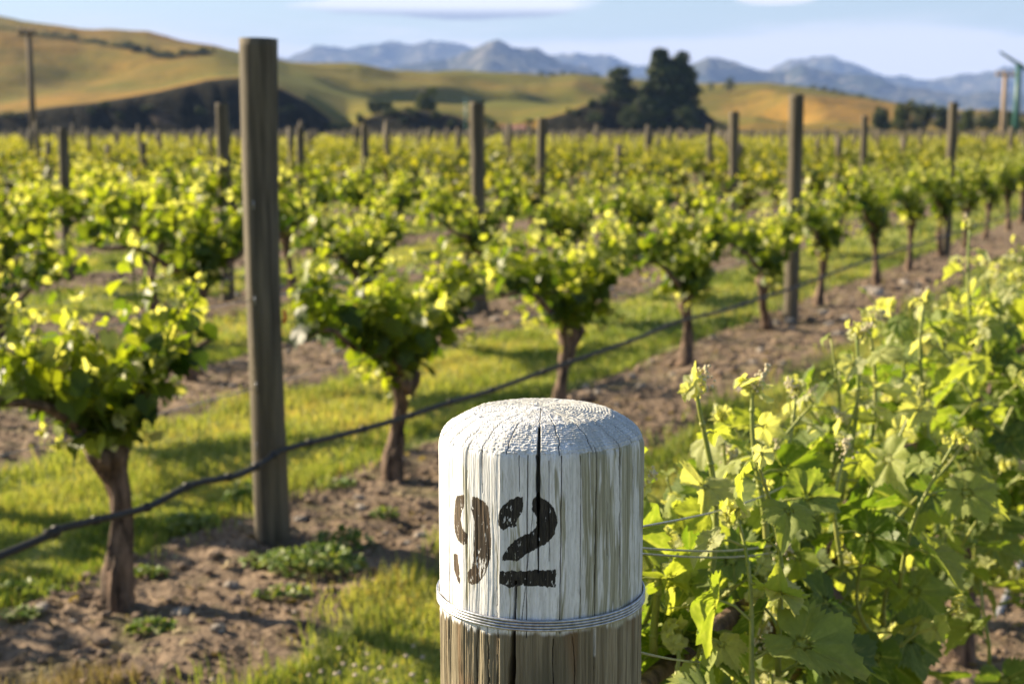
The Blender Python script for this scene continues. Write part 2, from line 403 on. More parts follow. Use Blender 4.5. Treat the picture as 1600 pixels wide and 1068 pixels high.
SKYL = table([(-900, 20), (-300, 22), (0, 30), (60, 40), (130, 51), (230, 58), (330, 74), (390, 85), (450, 96), (560, 100), (620, 112), (700, 115), (780, 120),
              (860, 124), (900, 120), (1000, 128), (1090, 134), (1200, 134), (1260, 140), (1340, 150), (1430, 165), (1520, 175), (1600, 180), (2000, 186), (2600, 180)])
def make_hills():
    rings = np.concatenate([np.linspace(446, 500, 36), np.linspace(505, 1150, 90), np.linspace(1165, 2300, 40)])
    az = np.radians(np.linspace(-48, 48, 700))
    Rg, Ag = np.meshgrid(rings, az, indexing='ij')
    X = Rg*np.sin(Ag); Y = Rg*np.cos(Ag)
    c = CREST(az)[None]; m_ = MID(az)[None]; s = SKYL(az)[None]
    foot = 452+6*fbm(az*40, az*0, 4)[None]; r1 = foot+18+(np.clip(c, 0, 1)*420); r2 = 760; r3 = 1150+120*np.sin(az*9)[None]
    h0 = -0.6; h1 = EYE+c*r1; h2 = EYE+m_*r2; h3 = EYE+s*r3
    t1 = np.clip((Rg-foot)/(r1-foot), 0, 1); t1 = t1*t1*(3-2*t1)
    H = h0+(h1-h0)*t1
    t2 = np.clip((Rg-r1)/(r2-r1), 0, 1); H = np.where(Rg > r1, h1+(h2-h1)*(t2**1.0), H)
    t3 = np.clip((Rg-r2)/(r3-r2), 0, 1); H = np.where(Rg > r2, h2+(h3-h2)*np.sin(t3*PI/2)**1.15, H)
    t4 = np.clip((Rg-r3)/900, 0, 1); H = np.where(Rg > r3, h3*(1-0.75*t4*t4)-3*t4, H)
    amp = sstep(foot+2, foot+80, Rg)
    H = H+amp*(13*fbm(X/90, Y/90, 21, 5)*sstep(520, 900, Rg)+1.6*fbm(X/25, Y/25, 31, 3))*sstep(1500, 900, Rg)
    gul = fbm(X/140+3, Y/200, 41, 3); H = H-14*sstep(0.06, 0.3, gul)*sstep(560, 700, Rg)*sstep(1050, 900, Rg)
    H = H+0.5*amp*sstep(0.006, 0.02, c)*sstep(r1+25, r1, Rg)*fbm(X/5, Y/5, 51, 3)*2
    scrub = sstep(0.006, 0.011, c)*sstep(r1+10, r1-6, Rg)*sstep(foot-6, foot-1, Rg)  # scrub on the steep face, also painting that face's shade
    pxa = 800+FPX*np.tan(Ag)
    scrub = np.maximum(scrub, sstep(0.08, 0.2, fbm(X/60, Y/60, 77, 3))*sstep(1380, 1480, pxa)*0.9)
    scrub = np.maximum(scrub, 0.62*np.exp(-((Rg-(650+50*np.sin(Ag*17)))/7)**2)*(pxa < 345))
    green = sstep(-0.12, 0.10, fbm(X/260, Y/200, 88, 3)+0.10*sstep(300, 600, pxa)*sstep(1000, 700, pxa)-0.15*sstep(1080, 1150, pxa)+0.2*sstep(860, 1100, Rg)-0.12)
    slip = sstep(0.02, 0.16, fbm(X/10, H/6, 91, 3))*sstep(180, 220, pxa)*sstep(320, 270, pxa)*sstep(foot+3, foot+14, Rg)
    n, k = Rg.shape; i = np.arange(n-1)[:, None]*k; j = np.arange(k-1)[None]
    F = np.stack([i+j, i+k+j, i+k+j+1, i+j+1], -1).reshape(-1, 4)[:, ::-1]
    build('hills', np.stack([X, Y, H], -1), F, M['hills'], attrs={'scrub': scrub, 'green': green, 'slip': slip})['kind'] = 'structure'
    from numpy import interp
    def hh(px, r):
        a = math.atan((px-800)/FPX/math.cos(TH)) if False else pixdir(px, 200)[0]
        ia = int(np.clip(np.searchsorted(az, a), 0, len(az)-1)); return float(np.interp(r, rings, H[:, ia]))
    return hh
HILL = make_hills()

MT1 = table([(-1200, 60), (-400, 90), (100, 85), (300, 80), (450, 90), (500, 76), (540, 74), (600, 66), (690, 62), (725, 66), (745, 78), (790, 92), (850, 88), (900, 80), (950, 90), (1000, 104),
             (1060, 100), (1130, 108), (1180, 122), (1205, 104), (1235, 91), (1262, 94), (1300, 91), (1345, 103), (1400, 116), (1450, 126), (1500, 122), (1535, 114), (1560, 107), (1600, 110), (1700, 100), (2000, 85), (2600, 100)])
MT2 = table([(-1200, 130), (400, 130), (560, 118), (640, 104), (700, 98), (735, 80), (768, 67), (800, 76), (835, 82), (870, 96), (920, 108), (960, 122), (1030, 118), (1075, 100), (1108, 84), (1150, 98),
             (1185, 112), (1225, 118), (1255, 108), (1300, 118), (1350, 122), (1400, 135), (1450, 138), (1500, 142), (1600, 148), (2000, 150), (2600, 150)])
def make_mountains(name, tab, r0, rc, r1, rough, seed):
    rings = np.concatenate([np.linspace(r0, rc, 70), np.linspace(rc, r1, 14)[1:]]); az = np.radians(np.linspace(-46, 46, 1000))
    Rg, Ag = np.meshgrid(rings, az, indexing='ij'); X = Rg*np.sin(Ag); Y = Rg*np.cos(Ag)
    e = tab(az)[None]
    hc = EYE+e*rc*(1+0.025*fbm(az*90, az*0+seed, seed, 4, .6)[None])
    t = np.clip((Rg-r0)/(rc-r0), 0, 1); up = np.where(Rg <= rc, t**1.3, 1-(Rg-rc)/(r1-rc))
    ridg = 1-2*np.abs(fbm(X/900+seed, Y/1500, seed, 5, 0.55))
    H = hc*up*(1-0.28*(1-np.clip((ridg-0.6)/0.4, 0, 1))*np.sin(np.clip(t, 0, 1)*PI)) + rough*fbm(X/260, Y/260, seed+5, 5, 0.6)*np.minimum(1, up*2)
    H = np.maximum(H, -0.5)
    n, k = Rg.shape; i = np.arange(n-1)[:, None]*k; j = np.arange(k-1)[None]
    F = np.stack([i+j, i+k+j, i+k+j+1, i+j+1], -1).reshape(-1, 4)[:, ::-1]
    build(name, np.stack([X, Y, H], -1), F, M['mtn'], smooth=True)['kind'] = 'structure'
make_mountains('far_mountains', MT1, 8200, 11500, 13200, 130, 5)
make_mountains('near_mountains', MT2, 5200, 7400, 8000, 110, 9)

# ------------------------------------------------------------------ haze
def make_haze():
    x0, x1, y0, y1, z0, z1 = -13600, 13600, -13600, 13600, -2.2, 860
    V = [(x, y, z) for x in (x0, x1) for y in (y0, y1) for z in (z0, z1)]
    F = np.array([(0, 1, 3, 2), (4, 6, 7, 5), (0, 4, 5, 1), (2, 3, 7, 6), (0, 2, 6, 4), (1, 5, 7, 3)])
    m = bpy.data.materials.new('haze_air'); m.use_nodes = True; nt = NT(m.node_tree); nt.n.clear()
    out = nt.node('ShaderNodeOutputMaterial'); v = nt.node('ShaderNodeVolumePrincipled')
    v.inputs['Color'].default_value = (0.32, 0.50, 1.0, 1); v.inputs['Density'].default_value = 0.70e-4
    v.inputs['Anisotropy'].default_value = 0.0; v.inputs['Density Attribute'].default_value = ''
    nt.link(v.outputs[0], out.inputs['Volume'])
    try: m.cycles.homogeneous_volume = True
    except Exception: pass
    o = build('haze', V, F, m, smooth=False); o['kind'] = 'stuff'; o['label'] = 'thin bluish air between the vineyard and the mountains'; o['category'] = 'haze'
make_haze()

# ------------------------------------------------------------------ leaves
OUT = np.array([(0, 1.0), (24, .70), (48, .88), (76, .62), (100, .74), (128, .60), (150, .56), (168, .36), (180, .06)], float)
def leaf_r(deg, teeth=0.05, seed=0):
    d = np.abs(deg); r = np.interp(d, OUT[:, 0], OUT[:, 1])
    tt = np.abs(((deg*0.115+seed*0.37) % 1)-0.5)*2
    t2 = np.abs(((deg*0.23+seed*0.1) % 1)-0.5)*2
    return r*(1+teeth*(tt-0.5)*2*0.9+teeth*0.5*(t2-0.5)+0.06*(vnoise(deg*0.03+seed*9, deg*0+seed, 5)-0.5))
def leaf_template(nang, nring, seed, detail):
    rg = np.random.default_rng(seed); a = np.linspace(-180, 180, nang+1)[:-1]+180.0/nang*0
    r = leaf_r(a, 0.12 if detail else 0.0, seed)*(1+0.05*np.sin(np.radians(a)*2+seed))
    rings = (np.arange(1, nring+1)/nring)**0.85
    ar = np.radians(a)
    X = rings[:, None]*r*np.sin(ar); Y = rings[:, None]*r*np.cos(ar)
    X = X.ravel(); Y = Y.ravel(); rr = np.hypot(X, Y)
    va = np.radians([0, 48, -48, 100, -100]); vein = np.zeros_like(X); dm = np.full_like(X, 9.)
    for t in va:
        along = X*math.sin(t)+Y*math.cos(t); perp = np.abs(X*math.cos(t)-Y*math.sin(t))
        ok = along > 0
        w = 0.016*(1.25-np.clip(along, 0, 1))
        vein = np.maximum(vein, np.where(ok, np.exp(-(perp/w)**2), 0))
        dm = np.minimum(dm, np.where(ok, perp, 9))
        sv = np.abs(((along-perp*0.75)*7.5) % 1-0.5)*2     # side veins
        vein = np.maximum(vein, np.where(ok & (perp < 0.32*along+0.05), 0.55*np.exp(-((1-sv)/0.16)**2), 0)*(perp < 0.33))
    cup = rg.uniform(-0.38, 0.15); fold = rg.uniform(0.0, 0.5); droop = rg.uniform(0.05, 0.40)
    Z = cup*rr**2+fold*np.abs(X)*0.8-droop*np.clip(Y, 0, 2)**2-0.10*np.clip(-Y, 0, 1)
    Z = Z+(0.11 if detail else 0.05)*np.minimum(dm, 0.22)/0.22
    if detail:
        Z = Z-0.022*vein+0.030*(fbm(X*8+seed, Y*8, seed, 3)*2)+0.10*rr**2*np.sin(np.arctan2(X, Y)*rg.integers(4, 8)+rg.uniform(0, 6))
    V = np.stack([X, Y, Z], -1); V = np.vstack([[0, 0, 0], V]); vein = np.concatenate([[1], vein])
    j = np.arange(nang); k = (j+1) % nang
    F = [np.stack([np.zeros(nang, int), 1+k, 1+j], -1)]
    if nring > 1:
        i = np.arange(nring-1)[:, None]*nang+1
        F.append(np.stack([i+j, i+k, i+nang+k, i+nang+j], -1).reshape(-1, 4)[:, ::-1])
    V = V-[0, -0.0, 0]
    return V, F, vein
LT = {'near': [leaf_template(80, 8, s, True) for s in range(1, 8)],
      'mid': [leaf_template(18, 1, s, False) for s in range(1, 6)],
      'far': [leaf_template(7, 1, s, False) for s in range(1, 4)]}
def norm(v): v = np.asarray(v, float); return v/(np.linalg.norm(v, axis=-1, keepdims=True)+1e-9)
def add_leaves(acc, kind, pos, tipd, nrm, size, tone, rg):
    pos = np.asarray(pos); 
    if not len(pos): return
    nrm = norm(nrm); tipd = np.asarray(tipd)-nrm*np.sum(np.asarray(tipd)*nrm, -1, keepdims=True); tipd = norm(tipd)
    X = np.cross(tipd, nrm); R = np.stack([X, tipd, nrm], -1)
    which = rg.integers(0, len(LT[kind]), len(pos)); size = np.asarray(size); tone = np.asarray(tone)
    for w in range(len(LT[kind])):
        ix = np.where(which == w)[0]
        if not len(ix): continue
        V, F, vein = LT[kind][w]; k = len(V)
        VV = pos[ix, None]+np.einsum('nij,kj->nki', R[ix], V)*size[ix, None, None]
        off = (np.arange(len(ix))*k)[:, None, None]
        FF = [(f[None]+off).reshape(-1, f.shape[1]) for f in F]
        acc.add(VV, FF, tone=np.repeat(tone[ix], k), vein=np.tile(vein, len(ix)))

def shoot_path(base, d, L, rg, n=9, sag=0.0, wob=0.12):
    P = [np.array(base, float)]; d = norm(np.array(d, float))
    for i in range(n-1):
        d = norm(d+rg.normal(0, wob, 3)*0.5+np.array([0, 0, -sag*(i/n)])); P.append(P[-1]+d*L/(n-1))
    return np.array(P)
def shoot_leaves(P, rg, size, node=0.05, tone0=0.35, tone1=0.75, start=0.0, biased=None, kind='mid', pet=None, peta=0.6, tipsmall=True, sunb=0.35):
    """leaves along a shoot: returns arrays; adds petioles to pet"""
    seg = np.linalg.norm(np.diff(P, axis=0), axis=1); L = seg.sum(); cs = np.concatenate([[0], np.cumsum(seg)])
    n = max(2, int(L*(1-start)/node)); t = np.linspace(start, 1.0, n)**0.92
    pos = []; tip = []; nr = []; sz = []; tn = []
    side = rg.uniform(0, 2*PI)
    for i, u in enumerate(t):
        l = u*L; b = np.array([np.interp(l, cs, P[:, k]) for k in range(3)])
        side += PI+rg.normal(0, 0.45)
        o = np.array([math.cos(side), math.sin(side), rg.uniform(-0.15, 0.65)])
        f = (1-0.72*u**2.2) if tipsmall else 1.0
        s = size*f*rg.uniform(0.75, 1.2)
        pl = s*rg.uniform(0.6, 1.1)
        e = b+norm(o)*pl
        out = norm(np.array([o[0], o[1], 0]))
        nn = out*rg.uniform(0.1, 0.9)+np.array([0, 0, rg.uniform(0.15, 1.0)])+rg.normal(0, 0.38, 3)+np.array(SUNL)*sunb
        tt = out*rg.uniform(0.3, 1.0)+np.array([0, 0, -rg.uniform(0.1, 0.9)])+rg.normal(0, 0.25, 3)
        pos.append(e); tip.append(tt); nr.append(nn); sz.append(s); tn.append(np.clip(tone0+(tone1-tone0)*u+rg.normal(0, 0.17), 0, 0.95))
        if pet is not None:
            r = 0.0016 if kind == 'near' else 0.002
            mid = (b+e)/2+np.array([0, 0, 0.12*pl])
            V, F = tube([b, mid, e], [r*1.2, r, r], 5 if kind == 'near' else 3, False); pet.add(V, F, tone=peta, vein=0)
    return pos, tip, nr, sz, tn
# sun direction in the local frame of a vine (x along the row)
_s = np.array([SDIR.x, SDIR.y]); SUNL = [float(_s@D2), float(_s@N2), float(SDIR.z)]

def trunk_mesh(rg, hc, lean, r0, lod):
    n = 26 if lod else 7; t = np.linspace(0, 1, n)
    lx, ly = lean
    X = lx*(1-t)**1.3+rg.choice([-1, 1])*rg.uniform(.02, .045)*np.sin(t*PI*1.7+rg.uniform(0, 3)); Y = ly*(1-t)+rg.uniform(-.025, .025)*np.sin(t*PI*1.2)
    Z = -0.04+t*(hc+0.06)
    r = r0*(1.35-0.55*np.minimum(t*2.2, 1)+0.75*np.exp(-((t-0.93)/0.13)**2)+0.5*np.exp(-(t/0.06)**2))*(1+0.10*np.sin(t*9+rg.uniform(0, 6)))
    r[-1] *= 0.55
    return tube(np.stack([X-X[-1], Y-Y[-1], Z], -1), r, 22 if lod else 7, True, 0.55 if lod else 0.12, int(rg.integers(1e6)))

def grapevine(seed, lod, hc=0.60, nshoot=30, L=(0.26, 0.50), size=0.066, label='', group=None, lean=None, r0=0.034, arm=0.86, tone=(0.27, 0.84)):
    """Empty > trunk, cordon, foliage; local x runs along the row"""
    rg = np.random.default_rng(seed)
    root = thing('grapevine', (0, 0, 0), label, 'grapevine', group, ROWZ)
    V, F = trunk_mesh(rg, hc, lean or (rg.uniform(-.12, .12), rg.uniform(-.06, .06)), r0, lod != 'far'); build('trunk', V, F, M['bark'], root)
    co = Acc()
    for sgn in (-1, 1):
        x = np.linspace(0, arm, 9); z = hc+0.27*np.sin(x/arm*PI/2)+0.02*np.sin(x*14+seed); y = 0.02*np.sin(x*9+seed*2)
        V, F = tube(np.stack([sgn*x, y, z], -1), np.linspace(0.022, 0.008, 9), 9 if lod != 'far' else 4, True, 0.2, seed); co.add(V, F)
    co.build('cordon', M['bark'], root)
    lv = Acc(); pet = lv
    A = [[], [], [], [], []]
    for i in range(nshoot):
        head = rg.random() < 0.46
        x = rg.normal(0, 0.13) if head else rg.uniform(-arm, arm)
        b = np.array([x, rg.normal(0, 0.03), hc+0.03+0.27*math.sin(min(1, abs(x)/arm)*PI/2)])
        if head and rg.random() < 0.6: d = np.array([rg.normal(0, 0.7), rg.normal(0, 0.8), rg.uniform(-0.9, 0.5)]); LL = rg.uniform(0.10, 0.26)
        else: d = np.array([rg.normal(0, 0.28), rg.normal(0, 0.33), 1.0]); LL = rg.uniform(*L)*rg.choice([.55, .75, .85, 1.0, 1.1, 1.35])*(0.75 if abs(x) > arm*0.75 else 0.9)
        P = shoot_path(b, d, LL, rg, 7, 0.15)
        if lod == 'mid':
            V, F = tube(P, np.linspace(0.0045, 0.002, 7), 4, False); lv.add(V, F, tone=0.5, vein=0)
        r = shoot_leaves(P, rg, size*(1 if lod == 'mid' else 1.5), 0.036 if lod == 'mid' else 0.075, tone[0], tone[1], 0.0, kind=lod, pet=pet if lod == 'mid' else None)
        for k in range(5): A[k] += r[k]
        if lod == 'mid' and rg.random() < 0.5:      # pale tip
            for _ in range(4): A[0].append(P[-1]+rg.normal(0, 0.012, 3)); A[1].append([rg.normal(), rg.normal(), 1.2]); A[2].append(rg.normal(0, 1, 3)); A[3].append(0.018*rg.uniform(.6, 1.3)); A[4].append(rg.uniform(0.8, 1.0))
    add_leaves(lv, lod, A[0], A[1], A[2], A[3], A[4], rg)
    lv.build('foliage', M['vine_mid' if lod == 'mid' else 'vine_far'], root)
    return root

# ------------------------------------------------------------------ the numbered post
POLY = [[(-53.3,1240.0),(-46.3,1242.5),(-45.9,1239.3),(-46.8,1230.7),(-48.8,1224.8),(-49.3,1218.4),(-47.9,1211.5),(-43.8,1206.7),(-44.7,1198.0),(-47.9,1196.9),(-53.0,1199.2),(-56.3,1205.3),(-56.8,1223.0),(-55.5,1233.9)],
 [(-58.0,1184.4),(-53.0,1185.4),(-51.5,1175.5),(-51.0,1170.4),(-50.0,1162.3),(-51.1,1158.7),(-54.3,1162.6),(-57.2,1169.9)],
 [(-40.6,1242.4),(-37.5,1242.7),(-33.0,1240.2),(-30.2,1235.3),(-29.1,1226.3),(-28.8,1214.0),(-28.3,1206.9),(-28.7,1193.4),(-30.3,1182.6),(-33.2,1172.4),(-37.0,1165.0),(-41.0,1162.4),(-44.0,1163.1),(-44.2,1173.0),(-41.3,1177.2),(-40.1,1184.9),(-39.6,1195.5),(-39.2,1214.4),(-39.6,1223.6),(-41.4,1231.3)],
 [(-10.9,1247.6),(-13.9,1247.3),(-17.6,1244.6),(-21.5,1239.5),(-23.7,1232.5),(-24.4,1225.2),(-24.1,1221.1),(-21.2,1216.0),(-18.9,1220.0),(-14.5,1220.6),(-14.0,1226.7),(-11.5,1233.1),(-10.6,1239.3)],
 [(-5.5,1246.2),(-3.7,1247.8),(-0.7,1246.8),(2.9,1243.7),(5.9,1237.6),(7.4,1230.4),(7.2,1222.2),(5.9,1214.1),(2.9,1208.1),(-3.0,1202.0),(-8.4,1196.6),(-13.3,1190.2),(-21.5,1189.8),(-21.8,1192.8),(-18.9,1201.5),(-15.2,1208.2),(-9.7,1213.9),(-5.4,1217.2),(-3.4,1222.4),(-3.4,1230.5),(-5.5,1235.5),(-6.0,1240.6)],
 [(-23.1,1179.6),(-17.7,1180.6),(6.6,1183.2),(6.9,1181.3),(6.7,1167.4),(2.4,1167.1),(0.6,1167.9),(-7.8,1167.8),(-11.4,1168.0),(-16.4,1166.3),(-18.3,1165.0),(-20.9,1167.6),(-23.5,1168.1)]]
def inpoly(x, y, P):
    P = np.array(P); ins = np.zeros(x.shape, bool); n = len(P)
    for i in range(n):
        x1, y1 = P[i]; x2, y2 = P[(i+1) % n]
        c = ((y1 > y) != (y2 > y)) & (x < (x2-x1)*(y-y1)/(y2-y1+1e-12)+x1); ins ^= c
    return ins
def numbered_post():
    R = 0.095; CX, CY = 0.027, 1.293; ZS = 1.2845; ZT = 1.305; RT = 0.064
    th = np.concatenate([np.linspace(-112, 112, 1040), np.linspace(112, 248, 110)[1:-1]])
    t1 = th/180*PI; nt_ = len(th)
    z = np.concatenate([np.linspace(0, 1.03, 60)[:-1], np.linspace(1.03, ZS, 420)])
    # side profile, chamfer, top disc
    prof_r = [np.full(len(z), R)]; prof_z = [z]
    nc = 70; u = np.linspace(0, 1, nc+1)[1:]; cr = R+(RT-R)*u; cz = ZS+(ZT-ZS)*(u**0.72)
    nd = 90; v = np.linspace(0, 1, nd+1)[1:]; dr = RT*(1-v)+0.0008; dz = ZT+0.0050*(1-(1-v)**1.6)
    PR = np.concatenate([prof_r[0], cr, dr]); PZ = np.concatenate([z, cz, dz])
    part = np.concatenate([np.zeros(len(z)), np.ones(nc), np.full(nd, 2)])
    Rr, T = np.meshgrid(PR, th, indexing='ij'); Zz = np.repeat(PZ[:, None], nt_, 1); PT = np.repeat(part[:, None], nt_, 1)
    rad = np.radians(T); arc = rad*R*1000          # mm round the post
    zm = Zz*1000
    side = PT == 0; cham = PT == 1; top = PT == 2
    # flat split facets round the surface
    ed = np.array([-180, -140, -108, -78, -47, -23.0, 9.5, 29.4, 45.8, 74, 110, 145, 180.]); 
    fi = np.clip(np.searchsorted(ed, ((T+180) % 360)-180, side='right')-1, 0, len(ed)-2)
    lo, hi = ed[fi], ed[fi+1]; mid = (lo+hi)/2; half = (hi-lo)/2
    tw = ((T+180) % 360)-180
    flat = np.cos(np.radians(half)) / np.cos(np.radians(tw-mid))
    facet = 1+0.62*((flat-1)+(1-np.cos(np.radians(half)))*0.5)
    step = np.array([0, .3, -.2, .2, .5, -.5, -.2, .0, -.4, .1, .3, -.1])[fi]*0.0007
    dR = Rr*(facet-1)*np.where(top, 0.3, 1)*(Rr/R)**2+step*(Rr/R)**2
    wob = 6*fbm(zm/70, arc*0, 3, 3)                                  # grain wander, mm
    g1 = fbm((arc+wob*0.5)/1.6, zm/90, 11, 4, 0.6); g2 = fbm((arc+wob*0.5)/0.75, zm/45, 13, 3, 0.6); g3 = fbm((arc+wob)/6.0, zm/160, 15, 3)
    d = g1*0.0009*(.4+vnoise(arc/9, zm/80, 16)*1.3)+g2*0.00045+g3*0.0020
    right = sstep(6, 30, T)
    bare = sstep(1125.5, 1120.5, zm+(3+14*sstep(-25, -45, T))*fbm(arc/3.0, zm/60, 18, 3)+10*fbm(arc/14, zm*0, 19, 2))
    d = d*(1+0.5*bare)*np.where((T < -23) & (bare < .5), 0.55, 1.0)
    cr_at = np.zeros_like(d); cr_dp = np.zeros_like(d)
    def crack(a0, z0, a1, z1, w, depth, taper0=1, taper1=0.1, wander=2.0, seed=0):
        nonlocal cr_at, cr_dp
        t = np.clip((zm-z0)/(z1-z0), 0, 1); inside = (zm >= min(z0, z1)) & (zm <= max(z0, z1))
        ac = np.radians(a0+(a1-a0)*t)*R*1000+wander*fbm(zm/22+seed*7, zm*0+seed, seed+60, 4)
        ww = w*(taper0+(taper1-taper0)*t)*(0.7+0.6*vnoise(zm/14, zm*0+3, seed+90))
        x = np.abs(arc-ac)/(ww/2+1e-6)
        f = np.where(inside, np.clip(1.25-x, 0, 1)/1.0, 0); f = np.clip(f*1.6, 0, 1)
        cr_dp = np.maximum(cr_dp, f*depth); cr_at = np.maximum(cr_at, f)
    crack(-2.6, 1304, -2.6, 1180, 3.6, 0.016, 0.75, 0.25, 1.5, 1)
    crack(-2.9, 1284, -2.4, 1235, 4.2, 0.018, 1.0, 0.5, 1.0, 2)
    crack(-14.6, 1172, -18.8, 1000, 3.4, 0.02, 0.5, 3.4, 1.5, 3)
    crack(29.4, 1290, 28.8, 1040, 1.1, 0.004, 1, 1, 1.0, 4); crack(45.8, 1292, 47, 1140, 1.6, 0.005, 1.4, 1, 3.0, 5)
    crack(9.6, 1284, 9.0, 1125, 0.9, 0.003, 1, 0.8, 1.0, 6); crack(20, 1283, 20.5, 1150, 0.7, 0.002, 1, .6, 1.0, 7)
    crack(-8.2, 1284, -8.8, 1120, 0.8, 0.002, 1, 1, .8, 8); crack(3.0, 1280, 3.4, 1190, 0.7, 0.002, 1, .5, .8, 9)
    crack(-35, 1286, -34, 1248, 1.8, 0.005, 1, .3, 1.5, 10); crack(-44, 1290, -45, 1120, 0.8, 0.002, 1, .7, 2.0, 11)
    crack(60, 1300, 66, 1120, 1.3, 0.004, 1, .7, 4.0, 12); crack(-62, 1290, -64, 1100, 0.8, 0.002, 1, .7, 2, 13)
    crack(-25, 1165, -24, 1000, 1.0, 0.004, .4, 1.6, 2, 14); crack(5, 1120, 6, 1010, .9, .003, .6, 1.2, 3, 15); crack(16, 1122, 20, 1000, .9, .003, .7, 1.5, 4, 16)
    crack(-13.0, 1284, -12.5, 1252, .8, .002, 1, .6, .6, 17); crack(36.5, 1240, 37, 1190, .9, .002, .3, 1.2, 1, 18); crack(-68, 1125, -70, 1000, 1.5, .004, .5, 1.2, 3, 19)
    crack(-31, 1128, -30, 1000, 1.4, .004, .6, 1.5, 3, 20); crack(-38, 1125, -39, 1000, 1.6, .004, .6, 1.2, 3, 21); crack(-5, 1240, -12, 1125, .6, .0015, .5, 1., 1.5, 22)
    ix = Rr/R
    # the upper cracks run in over the chamfer towards the pith
    # saw marks on the chamfer, growth rings and pith on the top
    cm = (Rr*1000)
    saw = np.sin(cm*2*PI/2.7+3*fbm(arc/9, cm/6, 33, 3)+2*vnoise(arc/3, cm*0, 34))
    blocky = vnoise(arc*ix/2.3+cm*0.3, cm/2.1, 35)-0.5
    cd = saw*0.00030+blocky*0.00075+fbm(arc*ix/1.0, cm/1.0, 36, 3)*0.0008
    ring = np.sin(cm*2*PI/2.9+2.2*fbm(T/22, cm/20, 37, 3)*6)
    X0 = Rr*np.sin(rad)*1000; Y0 = -Rr*np.cos(rad)*1000
    td = ring*0.00026+fbm(X0/3.5, Y0/3.5, 38, 3)*0.0015+fbm(X0/0.9, Y0/0.9, 39, 2)*0.0005-0.004*np.exp(-((X0+1)**2+(Y0-2)**2)/9.0)
    td = td-0.006*np.exp(-(((X0-49)/7)**2+((Y0+14)/2.2)**2))
    crf = cr_dp
    crf = np.where(top, 0, crf); cr_at = np.where(top, cr_at*0, cr_at)
    radial = np.zeros_like(d)
    for q, (aa, ra, rb) in enumerate([(-2.6, 8, 70), (28, 20, 95), (46, 12, 95), (9, 40, 95), (-35, 35, 95), (-48, 14, 95), (70, 30, 95), (-75, 25, 95), (120, 10, 90), (160, 20, 90), (-110, 20, 90), (-150, 10, 80), (-20, 48, 95), (60, 50, 95), (-62, 52, 95)]):
        dd = np.abs(((T-aa+180+3*fbm(cm/9, cm*0+q, 70+q, 3)) % 360)-180)*PI/180*cm
        radial = np.maximum(radial, np.clip(1.5-dd/0.42, 0, 1)*(cm > ra)*(cm < rb)*(~side))
    td = td-radial*0.0022; cd = cd-radial*0.0018
    # displacement along the profile normal
    nr_ = np.where(side, 1.0, np.where(cham, 0.55, 0.0)); nz_ = np.where(side, 0.0, np.where(cham, 0.83, 1.0))
    disp = np.where(side, d, np.where(cham, cd, td))
    lip = np.exp(-((zm-1285.5)/2.0)**2)*side*(vnoise(arc/2.4, zm/3, 44)-0.35)*0.0022
    rr_ = Rr+dR+disp*nr_-crf*np.where(cham, 0.7, 1)+lip; zz_ = Zz+disp*nz_-np.where(cham, crf*0.35, 0)
    rr_ = rr_-0.0016*np.exp(-np.abs(zm-1284.5)/2.5)*(~top)
    rr_ = np.maximum(rr_, 0.0003)
    V = np.stack([CX+rr_*np.sin(rad), CY-rr_*np.cos(rad), zz_], -1)
    # ---- pigment: weathered wood, worn white paint with some painted shade, stencilled number
    wood_n = fbm((arc+wob)/3.0, zm/110, 51, 4, 0.6)+0.5; wn2 = fbm((arc+wob)/1.1, zm/60, 52, 3)+0.5
    def lerp(a, b, t): return np.asarray(a)*(1-t[..., None])+np.asarray(b)*t[..., None]
    wood = lerp((0.12, 0.098, 0.060), (0.31, 0.265, 0.18), np.clip((wood_n-0.25)*2.0, 0, 1))
    wood = lerp(wood, (0.10, 0.085, 0.05), np.clip((wn2-0.55)*3, 0, 0.8))
    wood = lerp(wood, (0.16, 0.095, 0.045), sstep(0.62, 0.85, fbm(arc/14, zm/130, 53, 2)+0.5+0.25*sstep(55, 80, T))*0.8)
    knot = np.exp(-(((arc-2)/22)**2+((zm-1080)/22)**2)); wood = lerp(wood, (0.09, 0.085, 0.06), knot*0.75)
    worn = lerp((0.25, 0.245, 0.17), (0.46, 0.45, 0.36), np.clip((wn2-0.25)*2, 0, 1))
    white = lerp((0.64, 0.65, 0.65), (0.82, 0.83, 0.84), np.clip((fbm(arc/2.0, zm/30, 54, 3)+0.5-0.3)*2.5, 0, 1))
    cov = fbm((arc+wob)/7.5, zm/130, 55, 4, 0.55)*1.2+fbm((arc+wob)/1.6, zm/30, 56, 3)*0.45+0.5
    thr = 0.26+0.36*right-0.10*sstep(-20, -45, T)-0.2*sstep(1262, 1280, zm)*(1-right*0.6)  # more wear on the right, raised to paint its shade; sunny left kept whiter
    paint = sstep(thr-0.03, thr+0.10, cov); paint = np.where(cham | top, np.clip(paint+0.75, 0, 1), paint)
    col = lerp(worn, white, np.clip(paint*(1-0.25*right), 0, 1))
    speck = np.maximum(sstep(0.60, 0.70, fbm(X0/1.5, Y0/1.5, 57, 3)+0.5)*.7, sstep(.35, .9, -ring)*sstep(.35, .62, vnoise(X0/7, Y0/7, 59))*.8); col = np.where(top[..., None], lerp(col, (0.36, 0.33, 0.27), speck*0.7), col)
    col = np.where(cham[..., None], lerp(col, (0.40, 0.37, 0.30), sstep(0.62, 0.75, vnoise(arc/2, cm/1.5, 58))*0.5), col)
    col = lerp(col, (0.10, 0.095, 0.085), radial*0.8)
    cap = np.where(side, 0, sstep(.45, .75, fbm(X0/11, Y0/11, 67, 4)+.5)); col = lerp(col, (0.50, 0.49, 0.45), cap*.55)
    col = lerp(col, wood, np.where(side, bare, 0))
